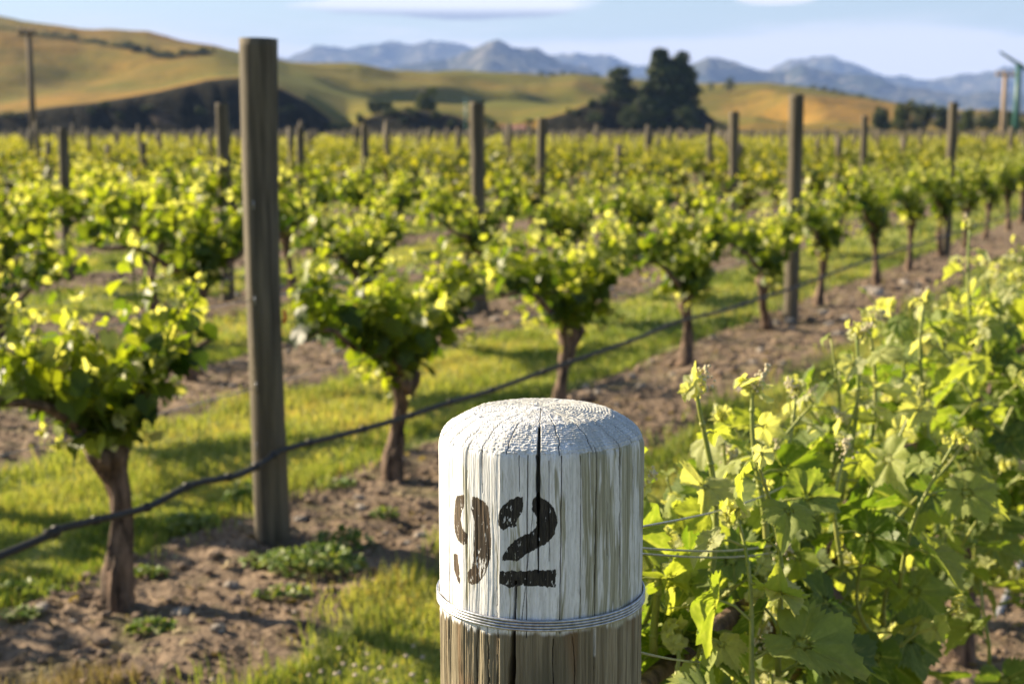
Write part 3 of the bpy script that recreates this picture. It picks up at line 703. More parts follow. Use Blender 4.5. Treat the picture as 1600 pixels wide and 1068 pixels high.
    drip = np.exp(-((arc-np.radians(29.2)*95)/1.1)**2)*sstep(1098, 1102, zm)*(zm < 1128); col = lerp(col, (0.8, 0.8, 0.77), drip)
    # stencil
    ta = T+0.45*fbm(arc/2.2, zm/5, 61, 3)*2; tz = zm+0.9*fbm(arc/2.0, zm/3.0, 62, 2)*2
    dg = np.zeros(T.shape, bool); dg9 = np.zeros(T.shape, bool)
    msk = side & (zm > 1150) & (np.abs(T) < 70)
    rows = np.where(msk.any(1))[0]; r0, r1 = rows[0], rows[-1]+1
    for i, P in enumerate(POLY):
        ii = inpoly(ta[r0:r1], tz[r0:r1], P); dg[r0:r1] |= ii
        if i < 3: dg9[r0:r1] |= ii
    wear = fbm((arc+wob)/1.5, zm/24, 63, 4, 0.65)+0.5
    lowr = sstep(1215, 1195, zm)*sstep(-36, -31, T)
    ink9 = lerp((0.022, 0.016, 0.012), (0.12, 0.08, 0.05), np.clip((wear-0.35)*2.6, 0, 1)*(1-0.7*lowr))
    ink2 = lerp((0.008, 0.008, 0.008), (0.022, 0.02, 0.019), np.clip((wear-0.3)*2, 0, 1))
    flake = sstep(0.74, 0.80, fbm(arc/1.6, zm/5.5, 64, 3, .7)+0.5+0.14*(np.exp(-((T+19)/5)**2-((zm-1225)/8)**2)+np.exp(-((T+35)/3)**2-((zm-1180)/10)**2)*2))
    ink = np.where(dg9[..., None], ink9, ink2)
    col = np.where(dg[..., None], lerp(ink, col, flake*0.9), col)
    crack_shade = np.clip(cr_at, 0, 1)*0.85; col = lerp(col, (0.03, 0.025, 0.02), crack_shade)  # darkens the cracks, painting their inner shade into the colour
    n, k = T.shape; i = np.arange(n-1)[:, None]*k; j = np.arange(k)[None]; j2 = (j+1) % k
    F = np.stack([i+j, i+j2, i+k+j2, i+k+j], -1).reshape(-1, 4)
    c0 = (n-1)*k; V2 = V.reshape(-1, 3); C2 = col.reshape(-1, 3)
    V2 = np.vstack([V2, [CX, CY, ZT+0.001]]); C2 = np.vstack([C2, C2[-1:]])
    F3 = np.stack([c0+np.arange(k), c0+(np.arange(k)+1) % k, np.full(k, len(V2)-1)], -1)
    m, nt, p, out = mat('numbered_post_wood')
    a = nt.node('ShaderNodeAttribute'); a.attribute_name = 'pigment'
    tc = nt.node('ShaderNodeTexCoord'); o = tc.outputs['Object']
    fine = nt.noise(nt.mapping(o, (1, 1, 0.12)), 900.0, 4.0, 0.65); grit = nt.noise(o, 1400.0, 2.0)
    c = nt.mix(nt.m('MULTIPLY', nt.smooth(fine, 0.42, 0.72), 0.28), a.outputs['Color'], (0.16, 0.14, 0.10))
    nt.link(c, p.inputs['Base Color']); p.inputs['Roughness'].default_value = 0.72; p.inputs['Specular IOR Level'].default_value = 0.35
    bump(nt, p, nt.m('ADD', fine, nt.m('MULTIPLY', grit, 0.4)), 0.6, 0.0006)
    root = thing('numbered_post', (CX, CY, 0), 'round timber end post with white painted top and black stencilled 92, sharp in the foreground', 'post')
    V2 = V2-[CX, CY, 0]
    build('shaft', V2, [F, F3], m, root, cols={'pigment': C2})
    # wire turns
    w = thing('trellis_wire', (CX, CY, 0), 'grey wire wound round the post stencilled 92 and running into the right hand vines', 'wire')
    ac = Acc(); a = np.linspace(0, 2*PI*4.02, 420); rw = 0.0013
    zz = 1.1378-np.floor(a/(2*PI))*0.0026-0.0026*sstep(0.85, 1.0, (a/(2*PI)) % 1)+0.0012*np.sin(a*2+1)*0+0.0035*np.sin(a-1.9-PI)*0.4
    rw_ = 0.0962+rw*0.6+0.0006*np.sin(a*3)
    V, Fw = tube(np.stack([rw_*np.sin(a+2.6), -rw_*np.cos(a+2.6), zz], -1), rw, 8, True); ac.add(V, Fw)
    ac.build('winding', M['wire'], w)
    st = Acc(); st1 = np.array([CX+0.096*math.sin(1.9), CY-0.096*math.cos(1.9), 0])
    for h0, s1, h1, pz in ((1.1655, 2.25, 0.90, 0.6), (1.1600, 2.25, 0.887, 0.6), (1.185, 2.3, 0.99, .62), (1.062, 1.95, 0.80, 0.6)):
        q = row_xy(pz, s1); a0 = np.array([st1[0], st1[1], h0]); b0 = np.array([q[0], q[1], h1])
        t = np.linspace(0, 1, 30)[:, None]; P = a0+(b0-a0)*t; P[:, 2] += 0.012*np.sin(t[:, 0]*PI)*-1
        P = np.vstack([[CX+0.0965*math.sin(2.35), CY-0.0965*math.cos(2.35), h0+.004], P])
        V, Fw = tube(P-[CX, CY, 0], 0.0012, 7); st.add(V, Fw)
    st.build('strand', M['wire'], w)
numbered_post()

# ------------------------------------------------------------------ timber posts of the rows
def post_mesh(seed, h=1.9, r=0.064, lod=True):
    rg = np.random.default_rng(seed); n = 60 if lod else 6
    t = np.linspace(0, 1, n); z = -0.05+t*(h+0.05); bx = rg.uniform(-.012, .012); by = rg.uniform(-.012, .012)
    P = np.stack([bx*np.sin(t*3), by*np.sin(t*2.5), z], -1)
    V, F = tube(P, r*(1.0+0.05*np.sin(t*4+seed)), 40 if lod else 8, True)
    if lod:
        a = np.arctan2(V[:, 1], V[:, 0]); q = np.hypot(V[:, 0], V[:, 1])+1e-9
        dd = 0.10*fbm(a*3.2+seed, V[:, 2]*0.9, seed, 4)+0.05*fbm(a*9, V[:, 2]*2, seed+1, 2)
        V[:, :2] *= (1+dd)[:, None]
    return V, F
def make_post(seed, lod, h=1.9, r=0.064):
    V, F = post_mesh(seed, h, r, lod); return build('trellis_post', V, F, M['post'])
ROWP = lambda k: [0.60, 3.25, 5.75][k] if k < 3 else 5.75+2.56*(k-2)
p0 = make_post(3, True, 1.895, 0.067); g = on_ground(428, 853); p0.location = g; p0.rotation_euler = (0, math.radians(-0.3), 0)
tag(p0, 'tall weathered grey timber post behind and left of the post stencilled 92', 'post', 'timber posts of the vine rows')
cl = build('red_clip', *(lambda r: (r[0], r[1]))(tube([(0.066, -0.02, 0.86), (0.071, -0.022, 0.885), (0.068, -0.02, 0.91)], 0.006, 8)), M['red'], p0)
for i, z in enumerate((0.40, 0.63, 0.95, 1.30)):
    a = -2.2+0.1*i; c, sn = 0.068*math.cos(a), 0.068*math.sin(a)
    V, F = tube([(c, sn, z-.018), (c*1.09, sn*1.09, z-.014), (c*1.09, sn*1.09, z+.014), (c, sn, z+.018)], 0.0022, 6); build('staple', V, F, M['wire'], p0)
POSTV = [make_post(20+i, True, 1.9, 0.060) for i in range(3)]
POSTF = [make_post(40+i, False, 1.9, 0.055) for i in range(3)]
used_p = set()
def put_post(src, x, y, label, h=1.0, w=1.0, tilt=(0, 0)):
    if src.name not in used_p: used_p.add(src.name); o = src
    else: o = src.copy(); COL.objects.link(o)
    o.location = (x, y, 0); o.scale = (w, w, h); o.rotation_euler = (tilt[0], tilt[1], random.uniform(0, 6.28))
    tag(o, label, 'post', 'timber posts of the vine rows'); return o
SPECIAL = {  # (row, column): pixel x of the top, pixel y of the top, label
 (1, 1): (1245, 148, 'dark timber post standing right of the 92 post in the nearest vine row'),
 (1, 2): (1487, 160, 'slim dark timber post at the far right of the nearest vine row'),
 (2, 1): (749, 159, 'timber post rising above the vines right behind the 92 post, just left of centre'),
 (2, 2): (1149, 174, 'pale edged timber post just left of the dark post on the right'),
 (3, 1): (347, 161, 'timber post half hidden just left of the tall near post'),
 (3, 2): (845, 184, 'slim dark timber post in front of the low scrub left of the dark pines'),
 (4, 1): (97, 200, 'short dark timber post near the left edge beside the utility pole'),
 (4, 2): (572, 195, 'short timber post between the tall near post and the 92 post, below the round tree'),
 (3, 3): (1110, 195, 'short dark timber post at the right foot of the dark pine mound'),
 (2, 3): (1350, 181, 'slim dark timber post below the golden meadow on the right')}
plist = []
for k in range(1, 160):
    p = ROWP(k); s0 = 4.27 if k == 1 else 3.4+0.25*(k % 3)
    for j in range(-4, 62):
        if k == 1 and j < 2: s = 4.27+7.5*j
        elif k == 1: s = 18.8+7.4*(j-2)
        else: s = s0+7.42*j
        x, y = row_xy(p, s)
        if y < 3: continue
        px = 800+FPX*x/(y*math.cos(TH)+EYE*math.sin(TH)); r = math.hypot(x, y)
        if abs(px-800) > 1000+600/max(1, r/8) or r > 425: continue
        plist.append((r, k, j, x, y))
plist.sort(); far_posts = []; npost = 0
for r, k, j, x, y in plist:
    if (k, j) == (1, 0): continue
    if (k, j) in SPECIAL:
        px, py, lab = SPECIAL[(k, j)]; q = on_row(px, py, ROWP(k)); h = q.z/1.9
        put_post(POSTV[npost % 3], q.x, q.y, lab, h, 1.0 if py < 190 else 0.9, (random.uniform(-.01, .01), random.uniform(-.012, .012)))
    elif npost < 285:
        lab = 'small blurred timber post sticking up out of the vine canopy in the middle distance' if r < 60 else 'tiny dark timber post far out in the vineyard towards the hills'
        hh = random.uniform(0.80, 1.0) if random.random() < 0.8 else random.uniform(0.68, 0.8)
        put_post((POSTV if r < 25 else POSTF)[npost % 3], x+random.uniform(-.1, .1), y+random.uniform(-.5, .5), lab, hh, random.uniform(0.9, 1.35), (random.uniform(-.03, .03), random.uniform(-.03, .03)))
    else:
        far_posts.append((x+random.uniform(-.1, .1), y+random.uniform(-1, 1), random.uniform(1.5, 1.95))); continue
    npost += 1
ac = Acc(); V0, F0 = post_mesh(77, 1.0, 0.06, False)
for x, y, h in far_posts: ac.add(V0*[1.4, 1.4, h]+[x, y, 0], F0)
o = ac.build('far_posts', M['post']); tag(o, 'countless tiny posts in the farthest part of the vineyard below the hills', 'posts', kind='stuff')

# ------------------------------------------------------------------ grapevines
def vine_at(src, first, p, s, lab, rz, sc=1.0, group='grapevines in the rows'):
    x, y = row_xy(p, s)
    if first: o = src; o.location = (x, y, 0); o.rotation_euler = (0, 0, rz); o['label'] = lab; o['group'] = group; o.scale = (sc, sc, sc)
    else: o = dup(src, (x, y, 0), rz, lab, group, (sc, sc, sc))
    return o
HERO = [ # the nearest row, left to right
 (3.43, 'thick leaning grapevine at the left edge, left of the tall post', dict(lean=(0.04, -0.03), r0=0.042, hc=0.55, arm=0.62, nshoot=54)),
 (5.32, 'bushy dark green grapevine between the tall post and the 92 post', dict(lean=(-0.02, 0.02), r0=0.040, arm=0.74, hc=0.50, nshoot=80)),
 (7.10, 'grapevine whose trunk stands directly behind the top of the 92 post', dict(lean=(-0.10, 0.0), r0=0.042, hc=0.50, nshoot=76)),
 (8.90, 'grapevine with curved trunk, first to the right of the 92 post in the nearest row', dict(lean=(-0.06, 0.0), r0=0.040, arm=0.74, hc=0.50, nshoot=76)),
 (10.72, 'grapevine with crooked trunk just left of the dark post on the right', dict(lean=(0.10, 0.0), r0=0.038, hc=0.46, nshoot=54)),
 (12.45, 'grapevine just right of the dark post on the right', dict(lean=(0.0, 0.03), r0=0.036, hc=0.55, nshoot=64))]
for i, (s, lab, kw) in enumerate(HERO):
    v = grapevine(300+i, 'mid', label=lab, **kw); vine_at(v, True, 3.25, s, lab, ROWZ)
MIDV = [grapevine(400+i, 'mid', hc=0.54+0.02*i, nshoot=66, r0=0.034) for i in range(5)]
FARV = [grapevine(500+i, 'far', hc=0.55+0.02*i, nshoot=58, r0=0.032, L=(0.20, 0.44), tone=(0.18, 0.78)) for i in range(5)]
vl = []
for k in range(1, 175):
    p = ROWP(k); ph = (k*0.77) % 1.82
    for j in range(-8, 262):
        s = (3.46+1.82*j) if k == 1 else ph+1.82*j
        x, y = row_xy(p, s)
        if y < 2.0: continue
        px = 800+FPX*x/(y*math.cos(TH)+EYE*math.sin(TH)); r = math.hypot(x, y)
        if px > 1850+1500/r or px < -260-4200/r or r > 428: continue
        vl.append((r, k, j, p, s, px))
vl.sort(); fv = []; cnt = 0; nm = 0; nf = 0; ordn = {}
ORD = ['first', 'second', 'third', 'fourth', 'fifth', 'sixth', 'seventh', 'eighth', 'ninth', 'tenth', 'eleventh', 'twelfth', 'thirteenth', 'fourteenth']
for r, k, j, p, s, px in vl:
    if k == 1 and 0 <= j <= 5: continue
    if cnt >= 288: fv.append((r, k, p, s)); continue
    rz = ROWZ+(PI if random.random() < 0.5 else 0)+random.uniform(-.05, .05); sc = random.uniform(0.92, 1.10)
    if k == 1 and j > 5: lab = '%s grapevine beyond the dark post on the right, in the row with the black hose' % ORD[min(j-5, 13)]
    elif k == 1: lab = 'grapevine of the nearest row partly cut off by the left edge'
    elif k == 2: lab = 'blurred leafy grapevine in the second row, just behind the row with the black hose'
    elif k == 3: lab = 'blurred leafy grapevine in the third row back from the black hose'
    else: lab = 'small blurred grapevine in the rows filling the middle distance'
    if r < 17 or (k == 1 and r < 26): o = vine_at(MIDV[nm % 5], nm < 5, p, s, lab, rz, sc); nm += 1
    else: o = vine_at(FARV[nf % 5], nf < 5, p, s, lab, rz, sc*1.02); nf += 1
    cnt += 1
# the rest of the vineyard, row upon row
rg = np.random.default_rng(5); ac = Acc()
for lo, hi, per, sz in ((0, 75, 230, .080), (75, 130, 90, 0.125), (130, 230, 32, 0.21), (230, 430, 11, 0.36)):
    S = [(p, s) for r, k, p, s in fv if lo <= r < hi]
    if not S: continue
    PS = np.repeat(np.array(S), per, 0); n = len(PS)
    ps = PS[:, 0]+rg.normal(0, 0.14, n); ss = PS[:, 1]+rg.uniform(-.95, .95, n)
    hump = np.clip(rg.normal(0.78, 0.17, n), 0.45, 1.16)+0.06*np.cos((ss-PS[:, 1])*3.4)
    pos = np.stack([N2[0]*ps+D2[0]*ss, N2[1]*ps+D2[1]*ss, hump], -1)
    add_leaves(ac, 'far', pos, rg.normal(0, 1, (n, 3))-[0, 0, .4], rg.normal(0, .55, (n, 3))+[-.35, -.05, .6], sz*rg.uniform(.7, 1.3, n), np.clip(0.12+0.52*(hump-.5)/.6+rg.normal(0, .18, n), 0, .95), rg)  # lower leaves toned darker, painting the shade in the row gaps
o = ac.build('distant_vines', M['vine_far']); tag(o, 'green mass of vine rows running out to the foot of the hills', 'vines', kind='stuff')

# ------------------------------------------------------------------ sharp vines on the right
def near_vine(s, p, hc, shoots, label, seed, lean=(0.05, 0.02), extra=40, arm=(0.85, 0.85), lo=-0.12, tone=(0.40, 0.84), kind='near', size=0.074):
    """shoots: list of (ds, dp, base height, top height, lean) in row coordinates; each shoot is a part with its own foliage"""
    rg = np.random.default_rng(seed); x, y = row_xy(p, s)
    root = thing('grapevine', (x, y, 0), label, 'grapevine', 'grapevines in the rows', ROWZ)
    V, F = trunk_mesh(rg, hc, lean, 0.036, True); build('trunk', V, F, M['bark'], root)
    co = Acc()
    for sgn, am in ((-1, arm[0]), (1, arm[1])):
        xx = np.linspace(0, am, 16); z = hc+0.05*np.sin(xx/am*PI/2)+0.01*np.sin(xx*14+seed)
        V, F = tube(np.stack([sgn*xx, 0.02*np.sin(xx*8+seed), z], -1), np.linspace(0.02, 0.009, 16), 12, True, 0.25, seed); co.add(V, F)
    co.build('cordon', M['bark'], root)
    spec = [(a, b, c, d, e, True) for a, b, c, d, e in shoots]
    for i in range(extra):
        a = rg.uniform(-arm[0], arm[1]); b = rg.normal(0, 0.12)
        h0 = hc+rg.uniform(lo, 0.10); spec.append((a, b, h0, h0+rg.uniform(0.10, 0.30), (rg.normal(0, .08), rg.normal(0, .12)), False))
    for a, b, h0, h1, ln, hero in spec:
        n = 14; t = np.linspace(0, 1, n)
        P = np.stack([a+ln[0]*t+0.012*np.sin(t*5+seed+a*9), b+ln[1]*t+0.010*np.sin(t*4+a*7), h0+(h1-h0)*t], -1)
        st = Acc(); L = abs(h1-h0)
        r0 = 0.0058 if hero else 0.0040
        V, F = tube(P, np.linspace(r0, r0*0.45, n)*(1+0.0*t), 9, True); st.add(V, F, tone=.6)
        for u in np.arange(0.12, 0.95, 0.055/max(L, .1)):     # swollen joints
            c = np.array([np.interp(u, t, P[:, k]) for k in range(3)]); rr = r0*(1-.5*u)
            V, F = tube([c-[0, 0, .004], c, c+[0, 0, .004]], [rr*.9, rr*1.35, rr*.9], 8); st.add(V, F, tone=.6)
        lv = Acc(); q = shoot_leaves(P, rg, size*(1.0 if hero else rg.uniform(.85, 1.15)), 0.050 if hero else 0.040, tone[0]+(0.1 if hero else 0), tone[1], 0.10 if hero else 0.0, kind=kind, pet=st, sunb=0.25)
        q = [list(z) for z in q]
        if hero or rg.random() < 0.45:
            for _ in range(9):
                q[0].append(P[-1]+rg.normal(0, 0.007, 3)); q[1].append([rg.normal(0, .8), rg.normal(0, .8), 1.3]); q[2].append(rg.normal(0, 1, 3)); q[3].append(0.014*rg.uniform(.5, 1.5)); q[4].append(rg.uniform(0.86, 1.0))
        add_leaves(lv, kind, q[0], q[1], q[2], q[3], q[4], rg)
        so = st.build('shoot', M['stem'], root); lv.build('foliage', M['vine_near'], so)
        if hero or rg.random() < 0.35:       # pale flower bud cluster
            fl = Acc(); u = rg.uniform(.55, .9) if not hero else .97
            c = np.array([np.interp(u, t, P[:, k]) for k in range(3)]); dr = norm([rg.normal(), rg.normal(), 1.5]); Lc = rg.uniform(.03, .055)
            Vv, Ff = tube([c, c+dr*Lc*.6, c+dr*Lc], [.0014, .001, .0006], 5); fl.add(Vv, Ff)
            for _ in range(46):
                w = rg.uniform(.15, 1); cc = c+dr*Lc*w+rg.normal(0, .0085*(1.15-w), 3); r_ = rg.uniform(.0013, .0026)
                Vv, Ff = tube([cc-[0, 0, r_], cc-[0, 0, r_*.5], cc+[0, 0, r_*.5], cc+[0, 0, r_]], [r_*.3, r_, r_, r_*.3], 6); fl.add(Vv, Ff)
            fl.build('flower_cluster', M['budflower'], so)
    return root
def hs(px, ytop, hb, p=0.6, ln=(0, 0), s0=None):
    q = on_row(px, ytop, p); s = D2[0]*q.x+D2[1]*q.y; return s, p-0.6, hb, q.z, ln
def rel(lst, s): return [(a-s, b, c, d, e) for a, b, c, d, e in lst]
S1, S2, S3 = 2.22, 4.05, 5.9
near_vine(S1, 0.6, 0.84, rel([hs(1112, 600, .93, .6, (-.03, 0)), hs(1190, 600, .92, .58), hs(1245, 615, .90, .62, (.03, .02)), hs(1330, 520, .90, .6, (.04, 0)), hs(1040, 730, .9, .62, (-.05, .02))], S1),
          'sharp bright green leafy grapevine right beside the 92 post', 701, extra=76, arm=(.76, .9), lo=-.34, tone=(0.20, 0.86))
near_vine(S2, 0.6, 0.82, rel([hs(1362, 498, .9, .6), hs(1450, 470, .9, .55), hs(1521, 352, .95, .6), hs(1560, 420, .9, .62)], S2),
          'leafy grapevine at the right edge with a tall shoot tip against the soil strip', 702, extra=90, arm=(.9, .9), lo=-.46, tone=(0.20, 0.86))
near_vine(S3, 0.6, 0.80, [], 'blurred leafy grapevine cut off by the right edge, behind the sharp ones', 703, extra=80, arm=(.9, .9), lo=-.1)

# ------------------------------------------------------------------ hoses and wires
def hose(name, pts, r, label, cat, m):
    P = np.array(pts, float); n = len(P); t = np.linspace(0, n-1, (n-1)*10+1)
    Q = []
    for u in t:                                     # Catmull-Rom through the points
        i = min(int(u), n-2); f = u-i; a, b, c, d = P[max(i-1, 0)], P[i], P[i+1], P[min(i+2, n-1)]
        Q.append(0.5*((2*b)+(-a+c)*f+(2*a-5*b+4*c-d)*f*f+(-a+3*b-3*c+d)*f**3))
    V, F = tube(Q, r, 10); o = build(name, V, F, m); tag(o, label, cat)
    for i in range(14, min(len(Q)-1, 210), 9):        # drip emitters and ties
        c = Q[i]; d = norm(Q[i+1]-Q[i]); V, F = tube([c-d*.013, c-d*.010, c+d*.010, c+d*.013], [r*.9, r*1.3, r*1.3, r*.9], 10); build('dripper', V, F, m, o)
    return o
def rp(p, s, h): x, y = row_xy(p, s); return (x, y, h)
hp = [rp(3.08, -1.5, .3), rp(3.08, .5, .26)]
for px, py in ((0, 868), (75, 832), (142, 814), (230, 792), (300, 757), (370, 742), (412, 722), (445, 702), (530, 680), (622, 655), (690, 632), (760, 612), (850, 580), (900, 562), (1000, 527), (1060, 502), (1130, 485), (1190, 465), (1246, 447), (1360, 405), (1440, 380)):
    q = on_row(px, py, 3.08); hp.append((q.x, q.y, q.z))
hp += [rp(3.08, 24, .32), rp(3.08, 40, .3)]
hose('irrigation_hose', hp, 0.0122, 'black drip irrigation hose sagging along the nearest vine row', 'hose', M['hose'])
q1 = on_row(1525, 1060, .60); q2 = on_row(1592, 895, .6)
hose('irrigation_hose', [(q1.x-D2[0]*2, q1.y-D2[1]*2, .1), (q1.x-D2[0]*.5, q1.y-D2[1]*.5, .03), (q1.x, q1.y, max(.02, q1.z)), (q2.x, q2.y, .06), rp(.62, 7, .15), rp(.6, 9, .25)], 0.011, 'grey dusty hose running along the soil strip at the bottom right', 'hose', M['greyhose'])
for k, h, lab in ((1, .62, 'thin fruiting wire of the nearest vine row'), (1, .95, 'thin upper wire of the nearest vine row'), (2, .64, 'thin wire of the second vine row'), (3, .64, 'thin wire of the third vine row')):
    pts = [rp(ROWP(k)-.03, s, h+(-.008 if i % 2 else .004)) for i, s in enumerate(np.linspace(-2, 45, 28))]
    V, F = tube(pts, 0.0019, 5); o = build('trellis_wire', V, F, M['wire']); tag(o, lab, 'wire')

# ------------------------------------------------------------------ grass, soil litter, weeds, stones, clover
def in_view(x, y, m=1.15):
    px = (x/np.maximum(y*math.cos(TH)+EYE*math.sin(TH), .1))*FPX
    return np.abs(px) < 800*m
def scatter(n, r0, r1, rg, m=1.15):
    u = rg.random(n); r = np.sqrt(r0*r0+u*(r1*r1-r0*r0)); a = rg.uniform(-.42, .42, n); x = r*np.sin(a); y = r*np.cos(a); ok = in_view(x, y, m); return x[ok], y[ok]
def blades(acc, x, y, h, w, tone, rg):
    n = len(x); z = ground_h(x, y)-0.004; a = rg.uniform(0, 2*PI, n); l = rg.normal(0, .38, n)*h; l2 = rg.uniform(0, 2*PI, n)
    dx, dy = np.cos(a)*w/2, np.sin(a)*w/2; lx, ly = np.cos(l2)*l, np.sin(l2)*l
    B = np.stack([np.stack([x-dx, y-dy, z], -1), np.stack([x+dx, y+dy, z], -1), np.stack([x+dx*.8+lx*.35, y+dy*.8+ly*.35, z+h*.6], -1), np.stack([x-dx*.8+lx*.35, y-dy*.8+ly*.35, z+h*.6], -1),
                  np.stack([x+lx, y+ly, z+h], -1)], 1)
    b = np.arange(n)[:, None]*5
    acc.add(B, [b+np.array([[0, 1, 2, 3]]), b+np.array([[3, 2, 4]])], tone=np.repeat(tone, 5))
rg = np.random.default_rng(31); ac = Acc()
for n, r0, r1, w, hh in ((150000, 3.2, 6.5, .0042, .055), (130000, 6.5, 11, .006, .06), (110000, 11, 20, .010, .065), (80000, 20, 42, .022, .08)):
    x, y = scatter(n, r0, r1, rg); q = row_dist(x, y)+(vnoise(x*2.6, y*2.6, 71)-.5)*.28
    tuft = vnoise(x*5, y*5, 72); keep = (q > .55) | ((q > .40) & (rg.random(len(x)) < .15*tuft)); x, y, q, tuft = x[keep], y[keep], q[keep], tuft[keep]
    edge = sstep(.95, .55, q)
    h = hh*(.45+.65*tuft)*rg.uniform(.5, 1.4, len(x))*(1+.25*edge)
    tone = np.clip(.50+.35*(fbm(x*1.3, y*1.3, 73, 3))*2-.10*edge+rg.normal(0, .16, len(x))+.10, 0, 1)
    trk = np.exp(-((q-.92)/.10)**2); h = h*(1-.45*trk); tone = np.clip(tone+.16*trk-.25*(vnoise(x*.9, y*.9, 79) < .28), 0, 1)
    tone = np.where(rg.random(len(x)) < .03, .97, tone)
    blades(ac, x, y, h, w*rg.uniform(.7, 1.3, len(x)), tone, rg)
o = ac.build('grass', M['grass']); tag(o, 'mown green grass strips between the vine rows', 'grass', kind='stuff')
ac = Acc(); x, y = scatter(60000, 3.0, 5.0, rg)
keep = (row_dist(x, y) < .6) & (x < -0.9) & (fbm(x*2.2+4, y*2.2, 74, 3)+.12*sstep(4.2, 3.8, y) > .15) & (y < 4.0); x, y = x[keep], y[keep]
blades(ac, x, y, .045*rg.uniform(.4, 1.5, len(x)), .004*np.ones(len(x)), np.clip(.55+rg.normal(0, .25, len(x)), 0, 1), rg)
o = ac.build('dry_grass', M['straw']); tag(o, 'dry straw coloured grass on the soil strip at the lower left', 'dry grass', kind='stuff')
# crumbly soil
def lump(seed, n=9, flat=.6):
    rg = np.random.default_rng(seed); th = np.linspace(0, PI, n); ph = np.arange(n+3)*2*PI/(n+3); T, Pp = np.meshgrid(th, ph, indexing='ij')
    X = np.sin(T)*np.cos(Pp); Y = np.sin(T)*np.sin(Pp); Z = np.cos(T); r = 1+.55*fbm(X*1.7+seed, Y*1.7+Z*1.3, seed, 3)+.25*np.sign(vnoise(X*2+seed, Z*2+Y, seed)-.5)*.5
    V = np.stack([X*r, Y*r*rg.uniform(.6, 1), Z*r*flat], -1).reshape(-1, 3); k = n+3; i = np.arange(n-1)[:, None]*k; j = np.arange(k)[None]; j2 = (j+1) % k
    return V, np.stack([i+j, i+k+j, i+k+j2, i+j2], -1).reshape(-1, 4)
ac = Acc(); LS = [lump(s, 6) for s in range(5)]
for n, r0, r1, sz in ((7000, 3, 8, .007), (4500, 8, 22, .014)):
    x, y = scatter(n*3, r0, r1, rg); keep = row_dist(x, y) < .5; x, y = x[keep][:n], y[keep][:n]
    for i in range(len(x)):
        V, F = LS[i % 5]; s = sz*(.4+rg.exponential(.6)); a = rg.uniform(0, 6.28); c, d = math.cos(a), math.sin(a)
        W = V*s; ac.add(np.stack([W[:, 0]*c-W[:, 1]*d+x[i], W[:, 0]*d+W[:, 1]*c+y[i], W[:, 2]+float(ground_h(x[i:i+1], y[i:i+1])[0])+s*.2], -1), F)
o = ac.build('soil_crumbs', M['clod'], smooth=False); tag(o, 'loose crumbs of brown soil on the bare strips under the vines', 'soil crumbs', kind='stuff')
ac = Acc(); n = 4200; x, y = scatter(n*3, 3, 16, rg); keep = row_dist(x, y) < .6; x, y = x[keep][:n], y[keep][:n]
pos = np.stack([x, y, ground_h(x, y)+.008], -1); k = len(x)
add_leaves(ac, 'far', pos, rg.normal(0, 1, (k, 3)), rg.normal(0, .35, (k, 3))+[0, 0, 1], rg.uniform(.010, .034, k), rg.uniform(0, 1, k), rg)
for i in range(500):
    a = rg.uniform(0, 6.28); l = rg.uniform(.03, .12); V, F = tube([[x[i], y[i], pos[i, 2]], [x[i]+l*math.cos(a), y[i]+l*math.sin(a), pos[i, 2]+.006]], .0022, 4); ac.add(V, F, tone=.3, vein=0)
o = ac.build('leaf_litter', M['straw']); tag(o, 'dead leaves and pruned twigs scattered on the bare soil strips', 'leaf litter', kind='stuff')
# stones one can count
SV = [build('stone', *(lump(60+i, 9, .55)), M['stone'], smooth=False) for i in range(4)]
SPX = [(66, 962, .035, 'grey stone at the left edge of the soil strip below the leaning vine'), (284, 972, .028, 'pale stone on the soil strip between the leaning vine and the 92 post'), (468, 826, .026, 'small dark stone at the foot of the tall post'),
       (1370, 468, .09, 'large pale stone under the vines right of the dark post'), (1285, 494, .05, 'pale stone beside the foot of the dark post on the right'), (1322, 500, .045, 'pale stone one pace right of the dark post on the right'), (1413, 449, .05, 'pale round stone farthest right on the nearest soil strip')]
k = 0
for px, py, s, lab in SPX:
    g = on_ground(px, py); o = SV[k % 4] if k < 4 else SV[k % 4].copy()
    if k >= 4: COL.objects.link(o)
    k += 1; o.location = (g.x, g.y, s*.25+float(ground_h(np.array([g.x]), np.array([g.y]))[0])); o.scale = (s, s, s); o.rotation_euler = (0, 0, random.uniform(0, 6)); tag(o, lab, 'stone', 'stones on the soil strip')
x, y = scatter(2500, 3.4, 15, rg, 1.0); keep = row_dist(x, y) < .45; x, y = x[keep][:110], y[keep][:110]
for i in range(len(x)):
    o = SV[i % 4].copy(); COL.objects.link(o); s = rg.uniform(.012, .03)*(1+max(0, y[i]-6)*.1)
    o.location = (x[i], y[i], s*.2+float(ground_h(x[i:i+1], y[i:i+1])[0])); o.scale = (s, s, s); o.rotation_euler = (rg.uniform(-.3, .3), 0, rg.uniform(0, 6)); tag(o, 'small blurred stone lying on a bare soil strip', 'stone', 'stones on the soil strip')
